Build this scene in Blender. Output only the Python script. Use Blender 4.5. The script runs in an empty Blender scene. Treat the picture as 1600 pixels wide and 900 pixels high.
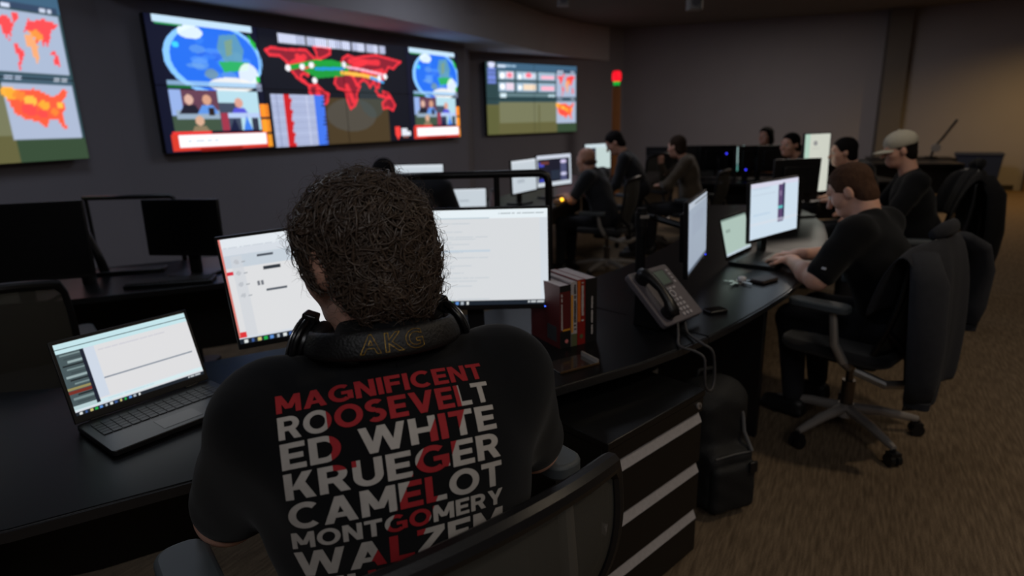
import bpy, bmesh, math, random
import numpy as np
from mathutils import Matrix, Vector, noise as mnoise
from mathutils.bvhtree import BVHTree

random.seed(7); rng = np.random.default_rng(7)
scene = bpy.context.scene
col = scene.collection
PI = math.pi

# ---------------------------------------------------------------- camera
FPX, PITCH, ROLL, CAMH = 953.0, math.radians(15.1), math.radians(1.58), 1.5
_U0 = Vector((0, math.sin(PITCH), math.cos(PITCH))); _F = Vector((0, math.cos(PITCH), -math.sin(PITCH)))
_IR = Vector((1, 0, 0)) * math.cos(ROLL) - _U0 * math.sin(ROLL)
_IU = Vector((1, 0, 0)) * math.sin(ROLL) + _U0 * math.cos(ROLL)
cam_d = bpy.data.cameras.new('camera'); cam = bpy.data.objects.new('camera', cam_d); col.objects.link(cam)
cam.matrix_world = Matrix(((_IR.x, _IU.x, -_F.x, 0), (_IR.y, _IU.y, -_F.y, 0), (_IR.z, _IU.z, -_F.z, CAMH), (0, 0, 0, 1)))
cam_d.sensor_width = 36; cam_d.lens = 36 * FPX / 1600; cam_d.clip_start = 0.02; cam_d.clip_end = 100
cam_d.dof.use_dof = True; cam_d.dof.focus_distance = 1.15; cam_d.dof.aperture_fstop = 2.8
scene.camera = cam

# ---------------------------------------------------------------- world, exposure
w = bpy.data.worlds.new('world'); scene.world = w; w.use_nodes = True
w.node_tree.nodes['Background'].inputs[0].default_value = (0.02, 0.022, 0.027, 1)
w.node_tree.nodes['Background'].inputs[1].default_value = 0.3
vs = scene.view_settings
vs.view_transform = 'Standard'; vs.look = 'None'; vs.exposure = 0.0; vs.gamma = 1.0; vs.use_curve_mapping = False

# ---------------------------------------------------------------- fill lights added out of view (their housings are built further down)
# unseen ceiling panels added to lift the dark room: x, y, power, colour, label
FILL_PANELS = [(-0.6, -1.6, 16.0, (.95,.96,1.0), 'added square fill light nearest the left wall, behind the photographer'), (1.6, -1.8, 25.0, (1.0,.95,.9), 'added square fill light behind the photographer on the right'),
    (-2.2, 3.4, 13.0, (.78,.86,1.0), 'added square fill light above the left rear desk'), (0.2, 7.2, 18.0, (.80,.86,1.0), 'added square fill light in front of the video wall'), (2.6, 3.6, 8.0, (1.0,.90,.78), 'added square fill light above the right desk'),
    (4.9, 10.0, 50.0, (1.0,.87,.75), 'added square fill light above the back bench')]
HALL_FILL = (9.0, 9.6)                                       # unseen lamp added for the warm light falling from the exit side
HALL_POWER = 230.0
AISLE_FILL = (3.0, 1.2); AISLE_POWER = 100.0                   # unseen warm lamp added to brighten the carpet of the right aisle
def light(name, kind, loc, power, color, **kw):
    d = bpy.data.lights.new(name, kind); d.energy = power; d.color = color
    for k, v in kw.items(): setattr(d, k, v)
    o = bpy.data.objects.new(name, d); col.objects.link(o); o.location = loc; return o

# ---------------------------------------------------------------- helpers
def s2l(c):
    c = np.asarray(c, dtype=np.float64); c = c / 255.0 if c.max() > 1.0 else c
    return np.where(c <= 0.04045, c / 12.92, ((c + 0.055) / 1.055) ** 2.4)
_mats = {}
def M(name, rgb, rough=0.5, metal=0.0, var=0.12, scale=25.0, bump=0.0, spec=0.5, bscale=None, stretch=None, sheen=0.0, alpha=1.0, sss=0.0):
    if name in _mats: return _mats[name]
    m = bpy.data.materials.new(name); m.use_nodes = True; nt = m.node_tree; b = nt.nodes['Principled BSDF']
    lin = [float(x) for x in s2l(rgb)]
    tc = nt.nodes.new('ShaderNodeTexCoord'); n = nt.nodes.new('ShaderNodeTexNoise'); n.inputs['Scale'].default_value = scale
    n.inputs['Detail'].default_value = 4
    src = tc.outputs['Object']
    if stretch:
        mp = nt.nodes.new('ShaderNodeMapping'); mp.inputs['Scale'].default_value = stretch; nt.links.new(src, mp.inputs[0]); src = mp.outputs[0]
    nt.links.new(src, n.inputs['Vector'])
    r = nt.nodes.new('ShaderNodeMix'); r.data_type = 'RGBA'
    r.inputs[6].default_value = [x * (1 - var) for x in lin] + [1]; r.inputs[7].default_value = [min(1, x * (1 + var)) for x in lin] + [1]
    nt.links.new(n.outputs[0], r.inputs[0]); nt.links.new(r.outputs[2], b.inputs['Base Color'])
    b.inputs['Roughness'].default_value = rough; b.inputs['Metallic'].default_value = metal; b.inputs['Specular IOR Level'].default_value = spec
    if sheen: b.inputs['Sheen Weight'].default_value = sheen
    if sss:
        b.inputs['Subsurface Weight'].default_value = sss; b.inputs['Subsurface Radius'].default_value = (0.012, 0.004, 0.002)
    if alpha < 1: b.inputs['Alpha'].default_value = alpha
    if bump:
        bp = nt.nodes.new('ShaderNodeBump'); bp.inputs['Strength'].default_value = bump; bp.inputs['Distance'].default_value = 0.01
        n2 = nt.nodes.new('ShaderNodeTexNoise'); n2.inputs['Scale'].default_value = bscale or scale * 6; n2.inputs['Detail'].default_value = 3
        nt.links.new(src, n2.inputs['Vector']); nt.links.new(n2.outputs[0], bp.inputs['Height']); nt.links.new(bp.outputs[0], b.inputs['Normal'])
    _mats[name] = m; return m
def emis(name, rgb, strength):
    if name in _mats: return _mats[name]
    m = bpy.data.materials.new(name); m.use_nodes = True; b = m.node_tree.nodes['Principled BSDF']
    lin = [float(x) for x in s2l(rgb)]
    b.inputs['Base Color'].default_value = [0.02, 0.02, 0.02, 1]; b.inputs['Emission Color'].default_value = lin + [1]; b.inputs['Emission Strength'].default_value = strength
    _mats[name] = m; return m
def screen_mat(name, strength, sampling='AUTO'):
    if name in _mats: return _mats[name]
    m = bpy.data.materials.new(name); m.use_nodes = True; nt = m.node_tree; b = nt.nodes['Principled BSDF']
    a = nt.nodes.new('ShaderNodeAttribute'); a.attribute_name = 'picture'
    b.inputs['Base Color'].default_value = (0.008, 0.009, 0.01, 1); b.inputs['Roughness'].default_value = 0.45
    nt.links.new(a.outputs['Color'], b.inputs['Emission Color']); b.inputs['Emission Strength'].default_value = strength
    m.cycles.emission_sampling = sampling
    _mats[name] = m; return m

class MB:
    def __init__(s): s.v = []; s.f = []; s.T = Matrix.Identity(4)
    def at(s, T): s.T = T; return s
    def add(s, vs_, fs):
        o = len(s.v); s.v += [tuple(s.T @ Vector(p)) for p in vs_]; s.f += [tuple(i + o for i in f) for f in fs]; return s
    def box(s, x0, x1, y0, y1, z0, z1):
        return s.add([(x0,y0,z0),(x1,y0,z0),(x1,y1,z0),(x0,y1,z0),(x0,y0,z1),(x1,y0,z1),(x1,y1,z1),(x0,y1,z1)],
                     [(0,3,2,1),(4,5,6,7),(0,1,5,4),(1,2,6,5),(2,3,7,6),(3,0,4,7)])
    def prism(s, poly, z0, z1):
        n = len(poly)
        a = sum(poly[i][0]*poly[(i+1)%n][1]-poly[(i+1)%n][0]*poly[i][1] for i in range(n))
        if a < 0: poly = poly[::-1]
        return s.add([(x,y,z0) for x,y in poly] + [(x,y,z1) for x,y in poly],
                     [tuple(range(n))[::-1], tuple(range(n,2*n))] + [(i,(i+1)%n,n+(i+1)%n,n+i) for i in range(n)])
    def tube(s, pts, r, n=8, cap=True, flat=1.0, up=None):
        pts = [Vector(p) for p in pts]; rr = r if hasattr(r, '__len__') else [r]*len(pts)
        vs_ = []; prev = None
        for i, p in enumerate(pts):
            t = (pts[min(i+1,len(pts)-1)] - pts[max(i-1,0)]).normalized()
            if up is not None: a = Vector(up)
            else: a = prev if prev is not None else (Vector((0,0,1)) if abs(t.z) < .9 else Vector((1,0,0)))
            a = (a - t*a.dot(t)).normalized(); prev = a; b = t.cross(a)
            for k in range(n):
                th = 2*PI*k/n; vs_.append(tuple(p + a*math.cos(th)*rr[i]*flat + b*math.sin(th)*rr[i]))
        fs = [(i*n+k, i*n+(k+1)%n, (i+1)*n+(k+1)%n, (i+1)*n+k) for i in range(len(pts)-1) for k in range(n)]
        if cap: fs += [tuple(range(n))[::-1], tuple(range((len(pts)-1)*n, len(pts)*n))]
        return s.add(vs_, fs)
    def cyl(s, p0, p1, r0, r1=None, n=16): return s.tube([p0, p1], [r0, r0 if r1 is None else r1], n)
    def ball(s, c, r, n=10, m=8):
        r = (r,r,r) if not hasattr(r,'__len__') else r
        vs_ = [(c[0]+r[0]*math.sin(PI*j/m)*math.cos(2*PI*i/n), c[1]+r[1]*math.sin(PI*j/m)*math.sin(2*PI*i/n), c[2]+r[2]*math.cos(PI*j/m)) for j in range(1,m) for i in range(n)]
        o = len(vs_); vs_ += [(c[0],c[1],c[2]+r[2]), (c[0],c[1],c[2]-r[2])]
        fs = [(j*n+i,(j+1)*n+i,(j+1)*n+(i+1)%n,j*n+(i+1)%n) for j in range(m-2) for i in range(n)]
        fs += [(o,i,(i+1)%n) for i in range(n)] + [(o+1,(m-2)*n+(i+1)%n,(m-2)*n+i) for i in range(n)]
        return s.add(vs_, fs)
    def grid(s, P, close_u=False):
        nu, nv = len(P), len(P[0])
        vs_ = [tuple(p) for row in P for p in row]
        fs = [(i*nv+j, ((i+1)%nu)*nv+j, ((i+1)%nu)*nv+j+1, i*nv+j+1) for i in range(nu if close_u else nu-1) for j in range(nv-1)]
        return s.add(vs_, fs)
    def rbox(s, x0, x1, y0, y1, z0, z1, r, n=4):
        """box with rounded vertical corners"""
        pts = []
        for cx, cy, a0 in ((x1-r,y1-r,0),(x0+r,y1-r,90),(x0+r,y0+r,180),(x1-r,y0+r,270)):
            for k in range(n+1):
                a = math.radians(a0 + 90*k/n); pts.append((cx+r*math.cos(a), cy+r*math.sin(a)))
        return s.prism(pts, z0, z1)
def link_mesh(name, me, mat, parent=None, smooth=True, bevel=0.0, angle=35):
    if mat is not None: me.materials.append(mat)
    if smooth:
        me.polygons.foreach_set('use_smooth', [True]*len(me.polygons))
        if angle: me.set_sharp_from_angle(angle=math.radians(angle))
    o = bpy.data.objects.new(name, me); col.objects.link(o)
    if parent is not None: o.parent = parent
    if bevel:
        b = o.modifiers.new('bevel', 'BEVEL'); b.width = bevel; b.segments = 2; b.limit_method = 'ANGLE'; b.angle_limit = math.radians(40)
    return o
def obj(name, mb, mat, parent=None, smooth=True, bevel=0.0, angle=35):
    me = bpy.data.meshes.new(name); me.from_pydata(mb.v, [], mb.f); me.update()
    return link_mesh(name, me, mat, parent, smooth, bevel, angle)
def npmesh(name, V, F):
    me = bpy.data.meshes.new(name); V = np.asarray(V, np.float32); F = np.asarray(F, np.int32); k = F.shape[1]
    me.vertices.add(len(V)); me.vertices.foreach_set('co', V.ravel()); me.loops.add(F.size); me.loops.foreach_set('vertex_index', F.ravel())
    me.polygons.add(len(F)); me.polygons.foreach_set('loop_start', np.arange(0, F.size, k, dtype=np.int32)); me.update(calc_edges=True); return me
def tag(o, label, cat, group=None):
    o['label'] = label; o['category'] = cat
    if group: o['group'] = group
    return o
def thing(name, label, cat, loc=(0,0,0), rz=0.0, group=None):
    o = bpy.data.objects.new(name, None); col.objects.link(o); o.empty_display_size = .1
    o.location = loc; o.rotation_euler = (0,0,rz); return tag(o, label, cat, group)
def struct(o): o['kind'] = 'structure'; return o
def copy_tree(o, parent=None):
    c = o.copy(); col.objects.link(c); c.parent = parent
    for ch in list(o.children): copy_tree(ch, c)
    return c
def ray(x, y): return _F + _IR*((x-800)/FPX) + _IU*((450-y)/FPX)
def on_z(x, y, z):
    """point of the place seen at photo pixel x,y at height z"""
    d = ray(x, y); return Vector((0,0,CAMH)) + d*((z-CAMH)/d.z)
def at_d(x, y, D): return Vector((0,0,CAMH)) + ray(x, y)*D
def Rz(a): return Matrix.Rotation(a, 4, 'Z')
def Rx(a): return Matrix.Rotation(a, 4, 'X')
def Ry(a): return Matrix.Rotation(a, 4, 'Y')
def Tr(*p): return Matrix.Translation(Vector(p if len(p) == 3 else p[0]))

# ---------------------------------------------------------------- implicit surfaces (one continuous skin per body)
def snets(F, lo, h):
    neg = F < 0; nx, ny, nz = F.shape
    c = np.zeros((nx-1,ny-1,nz-1), np.int8)
    for i in (0,1):
        for j in (0,1):
            for k in (0,1): c += neg[i:nx-1+i, j:ny-1+j, k:nz-1+k]
    mixed = (c > 0) & (c < 8); I = np.argwhere(mixed); idx = -np.ones(mixed.shape, np.int64); idx[mixed] = np.arange(len(I))
    pos = np.zeros((len(I),3)); cnt = np.zeros(len(I)); ii, jj, kk = I.T
    for ax in range(3):
        for a in (0,1):
            for b in (0,1):
                o0 = [a,b]; o0.insert(ax,0); o1 = [a,b]; o1.insert(ax,1)
                f0 = F[ii+o0[0], jj+o0[1], kk+o0[2]]; f1 = F[ii+o1[0], jj+o1[1], kk+o1[2]]
                x = (f0 < 0) != (f1 < 0); t = np.where(x, f0/np.where(x, f0-f1, 1), 0)
                p = np.tile(np.array(o0, float), (len(I),1)); p[:,ax] = t
                pos += p*x[:,None]; cnt += x
    V = np.array(lo) + h*(I + pos/cnt[:,None]); Q = []
    for ax in range(3):
        s0 = [slice(1,-1)]*3; s1 = [slice(1,-1)]*3; s0[ax] = slice(0,-1); s1[ax] = slice(1,None)
        n0, n1 = neg[tuple(s0)], neg[tuple(s1)]
        for sgn in (0,1):
            E = np.argwhere((n0 & ~n1) if sgn == 0 else (~n0 & n1))
            if len(E) == 0: continue
            E = E + 1; E[:,ax] -= 1
            u, v = (ax+1)%3, (ax+2)%3; du = np.zeros(3,int); du[u] = 1; dv = np.zeros(3,int); dv[v] = 1
            q = [E-du-dv, E-dv, E, E-du]; q = [idx[tuple(x.T)] for x in q]
            Q.append(np.stack(q if sgn == 0 else q[::-1], 1))
    return V, np.concatenate(Q)
def rcone(a, b, ra, rb=None):
    rb = ra if rb is None else rb; a = np.array(a, float); b = np.array(b, float); m = max(ra, rb)
    def f(P):
        ba = b-a; t = np.clip(((P-a)@ba)/max(ba@ba,1e-9), 0, 1); return np.linalg.norm(P-a-t[...,None]*ba, axis=-1) - (ra+(rb-ra)*t)
    f.bb = (np.minimum(a,b)-m, np.maximum(a,b)+m); return f
def ell(c, r, R=None):
    c = np.array(c, float); r = np.array(r, float); Rn = np.eye(3) if R is None else np.array(R)[:3,:3]
    def f(P):
        q = (P-c)@Rn; k0 = np.linalg.norm(q/r, axis=-1); k1 = np.linalg.norm(q/(r*r), axis=-1); return k0*(k0-1)/np.maximum(k1,1e-6)
    m = r.max(); f.bb = (c-m, c+m); return f
def rbx(c, half, rad, R=None):
    c = np.array(c, float); half = np.array(half, float); Rn = np.eye(3) if R is None else np.array(R)[:3,:3]
    def f(P):
        q = np.abs((P-c)@Rn) - (half-rad); return np.linalg.norm(np.maximum(q,0), axis=-1) + np.minimum(q.max(axis=-1),0) - rad
    m = np.linalg.norm(half); f.bb = (c-m, c+m); return f
def skin(prims, h, k=0.03, subtract=(), noise_amp=0.0, noise_s=30.0, clip=None, ks=0.01):
    """blend primitives smoothly into one closed surface -> V, F"""
    lo = np.min([p[0].bb[0] if isinstance(p, tuple) else p.bb[0] for p in prims], 0) - k - 2*h
    hi = np.max([p[0].bb[1] if isinstance(p, tuple) else p.bb[1] for p in prims], 0) + k + 2*h
    if clip is not None: lo = np.maximum(lo, clip[0]); hi = np.minimum(hi, clip[1])
    n = np.maximum(((hi-lo)/h).astype(int)+2, 4)
    G = np.stack(np.meshgrid(*[lo[i]+h*np.arange(n[i]) for i in range(3)], indexing='ij'), -1).astype(np.float32)
    D = None
    for p in prims:
        p, kk = p if isinstance(p, tuple) else (p, k)
        # evaluate only near the primitive
        a = np.maximum(((p.bb[0]-k*2-3*h-lo)/h).astype(int), 0); b = np.minimum(((p.bb[1]+k*2+3*h-lo)/h).astype(int)+1, n)
        if D is None: D = np.full(tuple(n), 0.2, np.float32)
        if np.any(b <= a): continue
        s = tuple(slice(a[i], b[i]) for i in range(3))
        d = p(G[s]); e = D[s]; hh = np.clip(.5+.5*(e-d)/kk, 0, 1); D[s] = e*(1-hh) + d*hh - kk*hh*(1-hh)
    for p in subtract:
        d = -p(G); hh = np.clip(.5-.5*(D-d)/ks, 0, 1); D = D*(1-hh) + d*hh + ks*hh*(1-hh)
    if noise_amp:
        q = G*noise_s
        D = D + noise_amp*(np.sin(q[...,0]+1.7*np.sin(q[...,1]*.8))*np.sin(q[...,1]*1.1+1.3*np.sin(q[...,2]*.9))+.6*np.sin(q[...,2]*1.7+q[...,0]*1.3+np.sin(2.1*q[...,1])))
    D[0]=D[-1]=.05; D[:,0]=.05; D[:,-1]=.05; D[:,:,0]=.05; D[:,:,-1]=.05
    return snets(D, lo, h)
def merge(parts):
    V = []; F = []; o = 0
    for v, f in parts: V.append(v); F.append(f+o); o += len(v)
    return np.concatenate(V), np.concatenate(F)
def skin_obj(name, VF, mat, parent=None, smooth_iter=2):
    me = npmesh(name, *VF); o = link_mesh(name, me, mat, parent, True, 0, 0)
    if smooth_iter:
        s = o.modifiers.new('smooth', 'SMOOTH'); s.iterations = smooth_iter; s.factor = .5
    return o
# ---------------------------------------------------------------- the room
WALLC = (147, 145, 154)
m_wall = M('wall_paint', WALLC, .85, var=.05, scale=2.0, bump=.15, bscale=120)
m_col = M('column_paint', (104, 100, 98), .8, var=.05, scale=3.0)
m_ceil = M('ceiling_paint', (120, 116, 112), .9, var=.06, scale=3.0)
m_soff = M('soffit_paint', (196, 194, 200), .8, var=.04, scale=3.0)
m_base = M('baseboard_vinyl', (40, 36, 32), .6, var=.1)
m_black = M('black_plastic', (22, 22, 24), .38, var=.1, scale=40, bump=.03)
m_black2 = M('black_matte', (16, 16, 18), .6, var=.15, scale=40)
m_desk = M('black_laminate', (15, 15, 17), .30, spec=.12, var=.12, scale=14, bump=.02, bscale=300)
m_edge = M('desk_edge_band', (34, 34, 36), .25, var=.08)
m_steel = M('black_steel', (18, 18, 20), .42, var=.1, scale=30)
m_alu = M('brushed_aluminium', (170, 164, 160), .4, .45, var=.08, scale=60, stretch=(1,1,12))
m_grey = M('grey_plastic', (120, 120, 124), .5, var=.08)
m_lite = M('light_grey_pull', (190, 186, 188), .45, .25, var=.18, scale=90)
def carpet():
    m = bpy.data.materials.new('carpet'); m.use_nodes = True; nt = m.node_tree; b = nt.nodes['Principled BSDF']
    tc = nt.nodes.new('ShaderNodeTexCoord'); mr_ = nt.nodes.new('ShaderNodeMapping'); mr_.inputs['Rotation'].default_value = (0,0,math.radians(30)); mp = nt.nodes.new('ShaderNodeMapping'); mp.inputs['Scale'].default_value = (90, 9, 1)
    n = nt.nodes.new('ShaderNodeTexNoise'); n.inputs['Scale'].default_value = 1.0; n.inputs['Detail'].default_value = 3
    n2 = nt.nodes.new('ShaderNodeTexNoise'); n2.inputs['Scale'].default_value = 260; n2.inputs['Detail'].default_value = 2
    nt.links.new(tc.outputs['Object'], mr_.inputs[0]); nt.links.new(mr_.outputs[0], mp.inputs[0]); nt.links.new(mp.outputs[0], n.inputs['Vector']); nt.links.new(tc.outputs['Object'], n2.inputs['Vector'])
    a = nt.nodes.new('ShaderNodeMath'); a.operation = 'MULTIPLY_ADD'; a.inputs[1].default_value = .55; nt.links.new(n.outputs[0], a.inputs[0])
    a2 = nt.nodes.new('ShaderNodeMath'); a2.operation = 'MULTIPLY'; a2.inputs[1].default_value = .45; nt.links.new(n2.outputs[0], a2.inputs[0]); nt.links.new(a2.outputs[0], a.inputs[2])
    r = nt.nodes.new('ShaderNodeValToRGB'); nt.links.new(a.outputs[0], r.inputs[0])
    r.color_ramp.elements[0].position = .36; r.color_ramp.elements[0].color = [*[float(x) for x in s2l((82,69,55))], 1]
    r.color_ramp.elements[1].position = .64; r.color_ramp.elements[1].color = [*[float(x) for x in s2l((130,112,91))], 1]
    nt.links.new(r.outputs[0], b.inputs['Base Color']); b.inputs['Roughness'].default_value = .95; b.inputs['Specular IOR Level'].default_value = .1
    bp = nt.nodes.new('ShaderNodeBump'); bp.inputs['Strength'].default_value = .5; bp.inputs['Distance'].default_value = .006; nt.links.new(a.outputs[0], bp.inputs['Height']); nt.links.new(bp.outputs[0], b.inputs['Normal'])
    return m
ROOM = [(-7.26,-5.0), (-3.69,6.02), (-.69,10.76), (-.64,11.77), (2.65,14.55), (7.9,12.83), (9.72,11.72), (11.6,9.55), (11.6,-5.0)]
CEIL = 3.45
struct(obj('floor', MB().prism(ROOM, -.1, 0), carpet(), smooth=False))
struct(obj('ceiling', MB().prism(ROOM, CEIL, CEIL+.1), m_ceil, smooth=False))
def wall(name, p, q, z0, z1, mat, th=.12):
    p = Vector(p); q = Vector(q); d = (q-p).normalized(); n = Vector((-d.y, d.x))
    a, b, c, e = p, q, q+n*th, p+n*th
    return struct(obj(name, MB().prism([(a.x,a.y),(b.x,b.y),(c.x,c.y),(e.x,e.y)], z0, z1), mat, smooth=False))
wn = ['wall_left', 'wall_screens', 'wall_jog', 'wall_facet', 'wall_far', 'wall_exit', 'wall_door', 'wall_right', 'wall_back']
for i, nm in enumerate(wn):
    wall(nm, ROOM[i], ROOM[(i+1) % len(ROOM)], 0, CEIL, m_wall)
def baseboard(name, p, q):
    p = Vector(p); q = Vector(q); d = (q-p).normalized(); n = Vector((d.y, -d.x))
    a, b = p + d*.05, q - d*.05
    return struct(obj(name, MB().prism([(a.x,a.y),(b.x,b.y),(b.x+n.x*.012,b.y+n.y*.012),(a.x+n.x*.012,a.y+n.y*.012)], 0, .1), m_base, smooth=False))
for i, nm in ((0,'left'),(1,'screens'),(3,'facet'),(4,'far'),(5,'exit'),(7,'right')): baseboard('baseboard_'+nm, ROOM[i], ROOM[(i+1)%len(ROOM)])
# curved bulkhead over the screens
soff = [(-3.69,6.02), (-.69,10.76), (-.64,11.77), (2.3,14.26), (1.5,13.4), (.74,12.25), (0.0,10.7), (-.78,9.05), (-1.43,7.86), (-1.87,7.23), (-2.27,6.7), (-3.0,5.75), (-3.72,5.9)]
struct(obj('trim_1', MB().prism(soff, 2.77, CEIL), m_soff, smooth=False))
# square column on the far wall
c0 = Vector((7.9,12.83)); d = Vector((.95,-.31)).normalized(); n = Vector((-d.y*-1, d.x*-1))
struct(obj('trim_2', MB().prism([tuple(c0+d*a+n*b) for a, b in ((-.36,0),(.02,0),(.02,.28),(-.36,.28))], 0, CEIL), m_col, smooth=False))
# door in the exit wall
dp, dq = Vector(ROOM[6]), Vector(ROOM[7]); dd = (dq-dp).normalized(); ang = math.atan2(dd.y, dd.x)
m_door = M('door_wood', (190, 140, 62), .5, var=.15, scale=3, stretch=(8,8,1))
m_dframe = M('door_frame_paint', (128, 106, 74), .6, var=.06)
door = bpy.data.objects.new('door_1', None); col.objects.link(door); door['kind'] = 'structure'; door.location = (dp.x+dd.x*.1, dp.y+dd.y*.1, 0); door.rotation_euler = (0,0,ang)
obj('door_leaf', MB().box(.08,1.0,-.05,-.012,.01,2.1), m_door, door, bevel=.004)
for nm, b in (('door_frame', (0,.075)), ('door_frame', (1.005,1.08))): obj(nm, MB().box(b[0],b[1],-.07,-.005,0,2.17), m_dframe, door, bevel=.004)
obj('door_frame', MB().box(.076,1.004,-.07,-.005,2.105,2.17), m_dframe, door)
hd = obj('door_handle', MB().cyl((.16,-.05,1.0),(.16,-.1,1.0),.012).tube([(.16,-.1,1.0),(.27,-.1,1.0)],.01), m_black, door)
obj('rose', MB().cyl((.16,-.05,1.0),(.16,-.058,1.0),.03,n=20), m_black, hd)
# housings of the added fill panels that brighten the room
for i, (x, y, power, colr, lb) in enumerate(FILL_PANELS):
    t = thing('fill_panel', lb, 'light', (x,y,CEIL), 0, 'added square fill lights')
    obj('frame', MB().box(-.62,.62,-.62,-.58,-.03,-.001).box(-.62,.62,.58,.62,-.03,-.001).box(-.62,-.58,-.58,.58,-.03,-.001).box(.58,.62,-.58,.58,-.03,-.001), m_grey, t)
    obj('diffuser', MB().box(-.579,.579,-.579,.579,-.012,-.002), M('diffuser', (205,205,205), .6), t)
    l = light('fill_panel_lamp', 'AREA', (0,0,-.04), power, colr, size=1.1); l.parent = t
def fill_downlight(loc, power, colr, label, size=.09, spot=150):  # housing and spot of a warm fill lamp added out of view
    t = thing('fill_downlight', label, 'light', (loc[0],loc[1],CEIL), 0, 'added warm round fill lights')
    obj('ring', MB().tube([(0.09*math.cos(a),.09*math.sin(a),-.012) for a in np.linspace(0,2*PI,25)], .012, 8, False), m_grey, t)
    obj('reflector', MB().cyl((0,0,-.001),(0,0,-.004),.085,n=24), m_alu, t)
    l = light('fill_downlight_lamp', 'SPOT', (0,0,-.03), power, colr, spot_size=math.radians(spot), spot_blend=.7, shadow_soft_size=size); l.parent = t
fill_downlight(HALL_FILL, HALL_POWER, (1.0,.60,.18), 'added warm round fill light in the ceiling by the exit door')
fill_downlight(AISLE_FILL, AISLE_POWER, (1.0,.82,.60), 'added warm round fill light in the ceiling over the right aisle', .12)
m_fix = M('pale_fixture', (168,166,160), .6)
for x, y, D, s, lb in ((1085,4,8.0,.095,'small pale box hanging from the ceiling above the middle of the far desks'), (880,0,9.0,.085,'small pale box hanging from the ceiling nearest the screens')):
    p = at_d(x, y, D); t = thing('hanging_fixture', lb, 'fixture', (p.x,p.y,CEIL), 0, 'small pale boxes hanging from the ceiling')
    obj('housing', MB().rbox(-s,s,-s*.8,s*.8,p.z-CEIL-s,p.z-CEIL+s,s*.3), m_fix, t, bevel=.006)
    obj('drop_rod', MB().cyl((0,0,p.z-CEIL+s),(0,0,0),.012,n=10), m_fix, t)
    obj('grille', MB().cyl((0,-s*.81,p.z-CEIL),(0,-s*.84,p.z-CEIL),s*.6,n=18), m_grey, t)

# ---------------------------------------------------------------- pictures on the displays
class Cv:
    def __init__(s, W, H, bg):
        s.W, s.H = W, H; s.a = np.zeros((H,W,3)); s.a[:] = np.array(bg)/255.; s.U, s.Vv = np.meshgrid((np.arange(W)+.5)/W, (np.arange(H)+.5)/H)
    def _p(s, m, c, al): s.a[m] = s.a[m]*(1-al) + al*np.array(c)/255.; return s
    def rect(s, u0, v0, u1, v1, c, al=1): return s._p((s.U>=u0)&(s.U<u1)&(s.Vv>=v0)&(s.Vv<v1), c, al)
    def ell(s, u, v, ru, rv, c, al=1): return s._p(((s.U-u)/ru)**2+((s.Vv-v)/rv)**2 < 1, c, al)
    def poly(s, pts, c, al=1):
        m = np.zeros(s.U.shape, bool); n = len(pts)
        for i in range(n):
            (x0,y0),(x1,y1) = pts[i], pts[(i+1)%n]
            if y0 == y1: continue
            m ^= ((y0 > s.Vv) != (y1 > s.Vv)) & (s.U < (x1-x0)*(s.Vv-y0)/(y1-y0)+x0)
        return s._p(m, c, al)
    def line(s, pts, wd, c, al=1):
        asp = s.W/s.H
        for (x0,y0),(x1,y1) in zip(pts, pts[1:]):
            dx, dy = (x1-x0)*asp, y1-y0; L = dx*dx+dy*dy+1e-9
            t = np.clip((((s.U-x0)*asp)*dx+(s.Vv-y0)*dy)/L, 0, 1)
            s._p(((s.U-x0)*asp-t*dx)**2+(s.Vv-y0-t*dy)**2 < wd*wd, c, al)
        return s
    def words(s, u0, v0, u1, v1, c, n, al=1, seed=1):
        r = np.random.default_rng(seed); e = np.sort(r.uniform(u0,u1,n-1)); e = [u0,*e,u1]
        for a, b in zip(e, e[1:]):
            if b-a > .01: s.rect(a, v0, b-.006, v1, c, al)
        return s
LAND = dict(na=[(-168,66),(-156,71),(-125,70),(-95,72),(-80,73),(-62,60),(-56,52),(-66,45),(-75,38),(-81,26),(-90,30),(-97,26),(-97,20),(-90,16),(-84,10),(-80,8),(-95,15),(-106,22),(-114,30),(-124,40),(-125,49),(-140,59),(-160,58)],
    gr=[(-55,60),(-45,60),(-22,70),(-20,80),(-40,83),(-60,80),(-55,70)],
    sa=[(-80,8),(-62,10),(-50,0),(-35,-7),(-40,-22),(-55,-34),(-65,-45),(-70,-54),(-75,-48),(-71,-30),(-70,-18),(-81,-5)],
    af=[(-17,15),(-10,30),(-5,36),(10,37),(32,31),(43,12),(51,11),(40,-5),(40,-16),(33,-28),(20,-35),(14,-20),(9,2),(-8,5)],
    ea=[(-9,37),(-9,43),(0,49),(8,57),(10,64),(25,71),(45,67),(70,72),(105,77),(140,73),(180,68),(165,60),(156,52),(140,55),(130,43),(122,38),(121,28),(108,20),(105,10),(98,10),(92,22),(80,10),(73,20),(62,25),(57,22),(44,13),(35,30),(36,36),(27,37),(20,40),(13,45),(3,42)],
    au=[(114,-22),(130,-12),(142,-11),(153,-27),(145,-38),(130,-32),(115,-34)], ind=[(96,4),(104,-5),(118,-8),(118,2),(135,-2),(140,-8),(120,-10),(104,-7)])
USA = [(0,.08),(.45,.05),(.62,.14),(.70,.22),(.82,.16),(.93,.0),(1,.10),(.88,.30),(.90,.45),(.82,.62),(.86,.92),(.80,.94),(.74,.74),(.60,.72),(.52,.92),(.40,.76),(.22,.72),(.06,.58),(0,.3)]
def lonlat(u0, v0, u1, v1): return lambda p: (u0+(p[0]+170)/350*(u1-u0), v0+(78-p[1])/134*(v1-v0))
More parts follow.
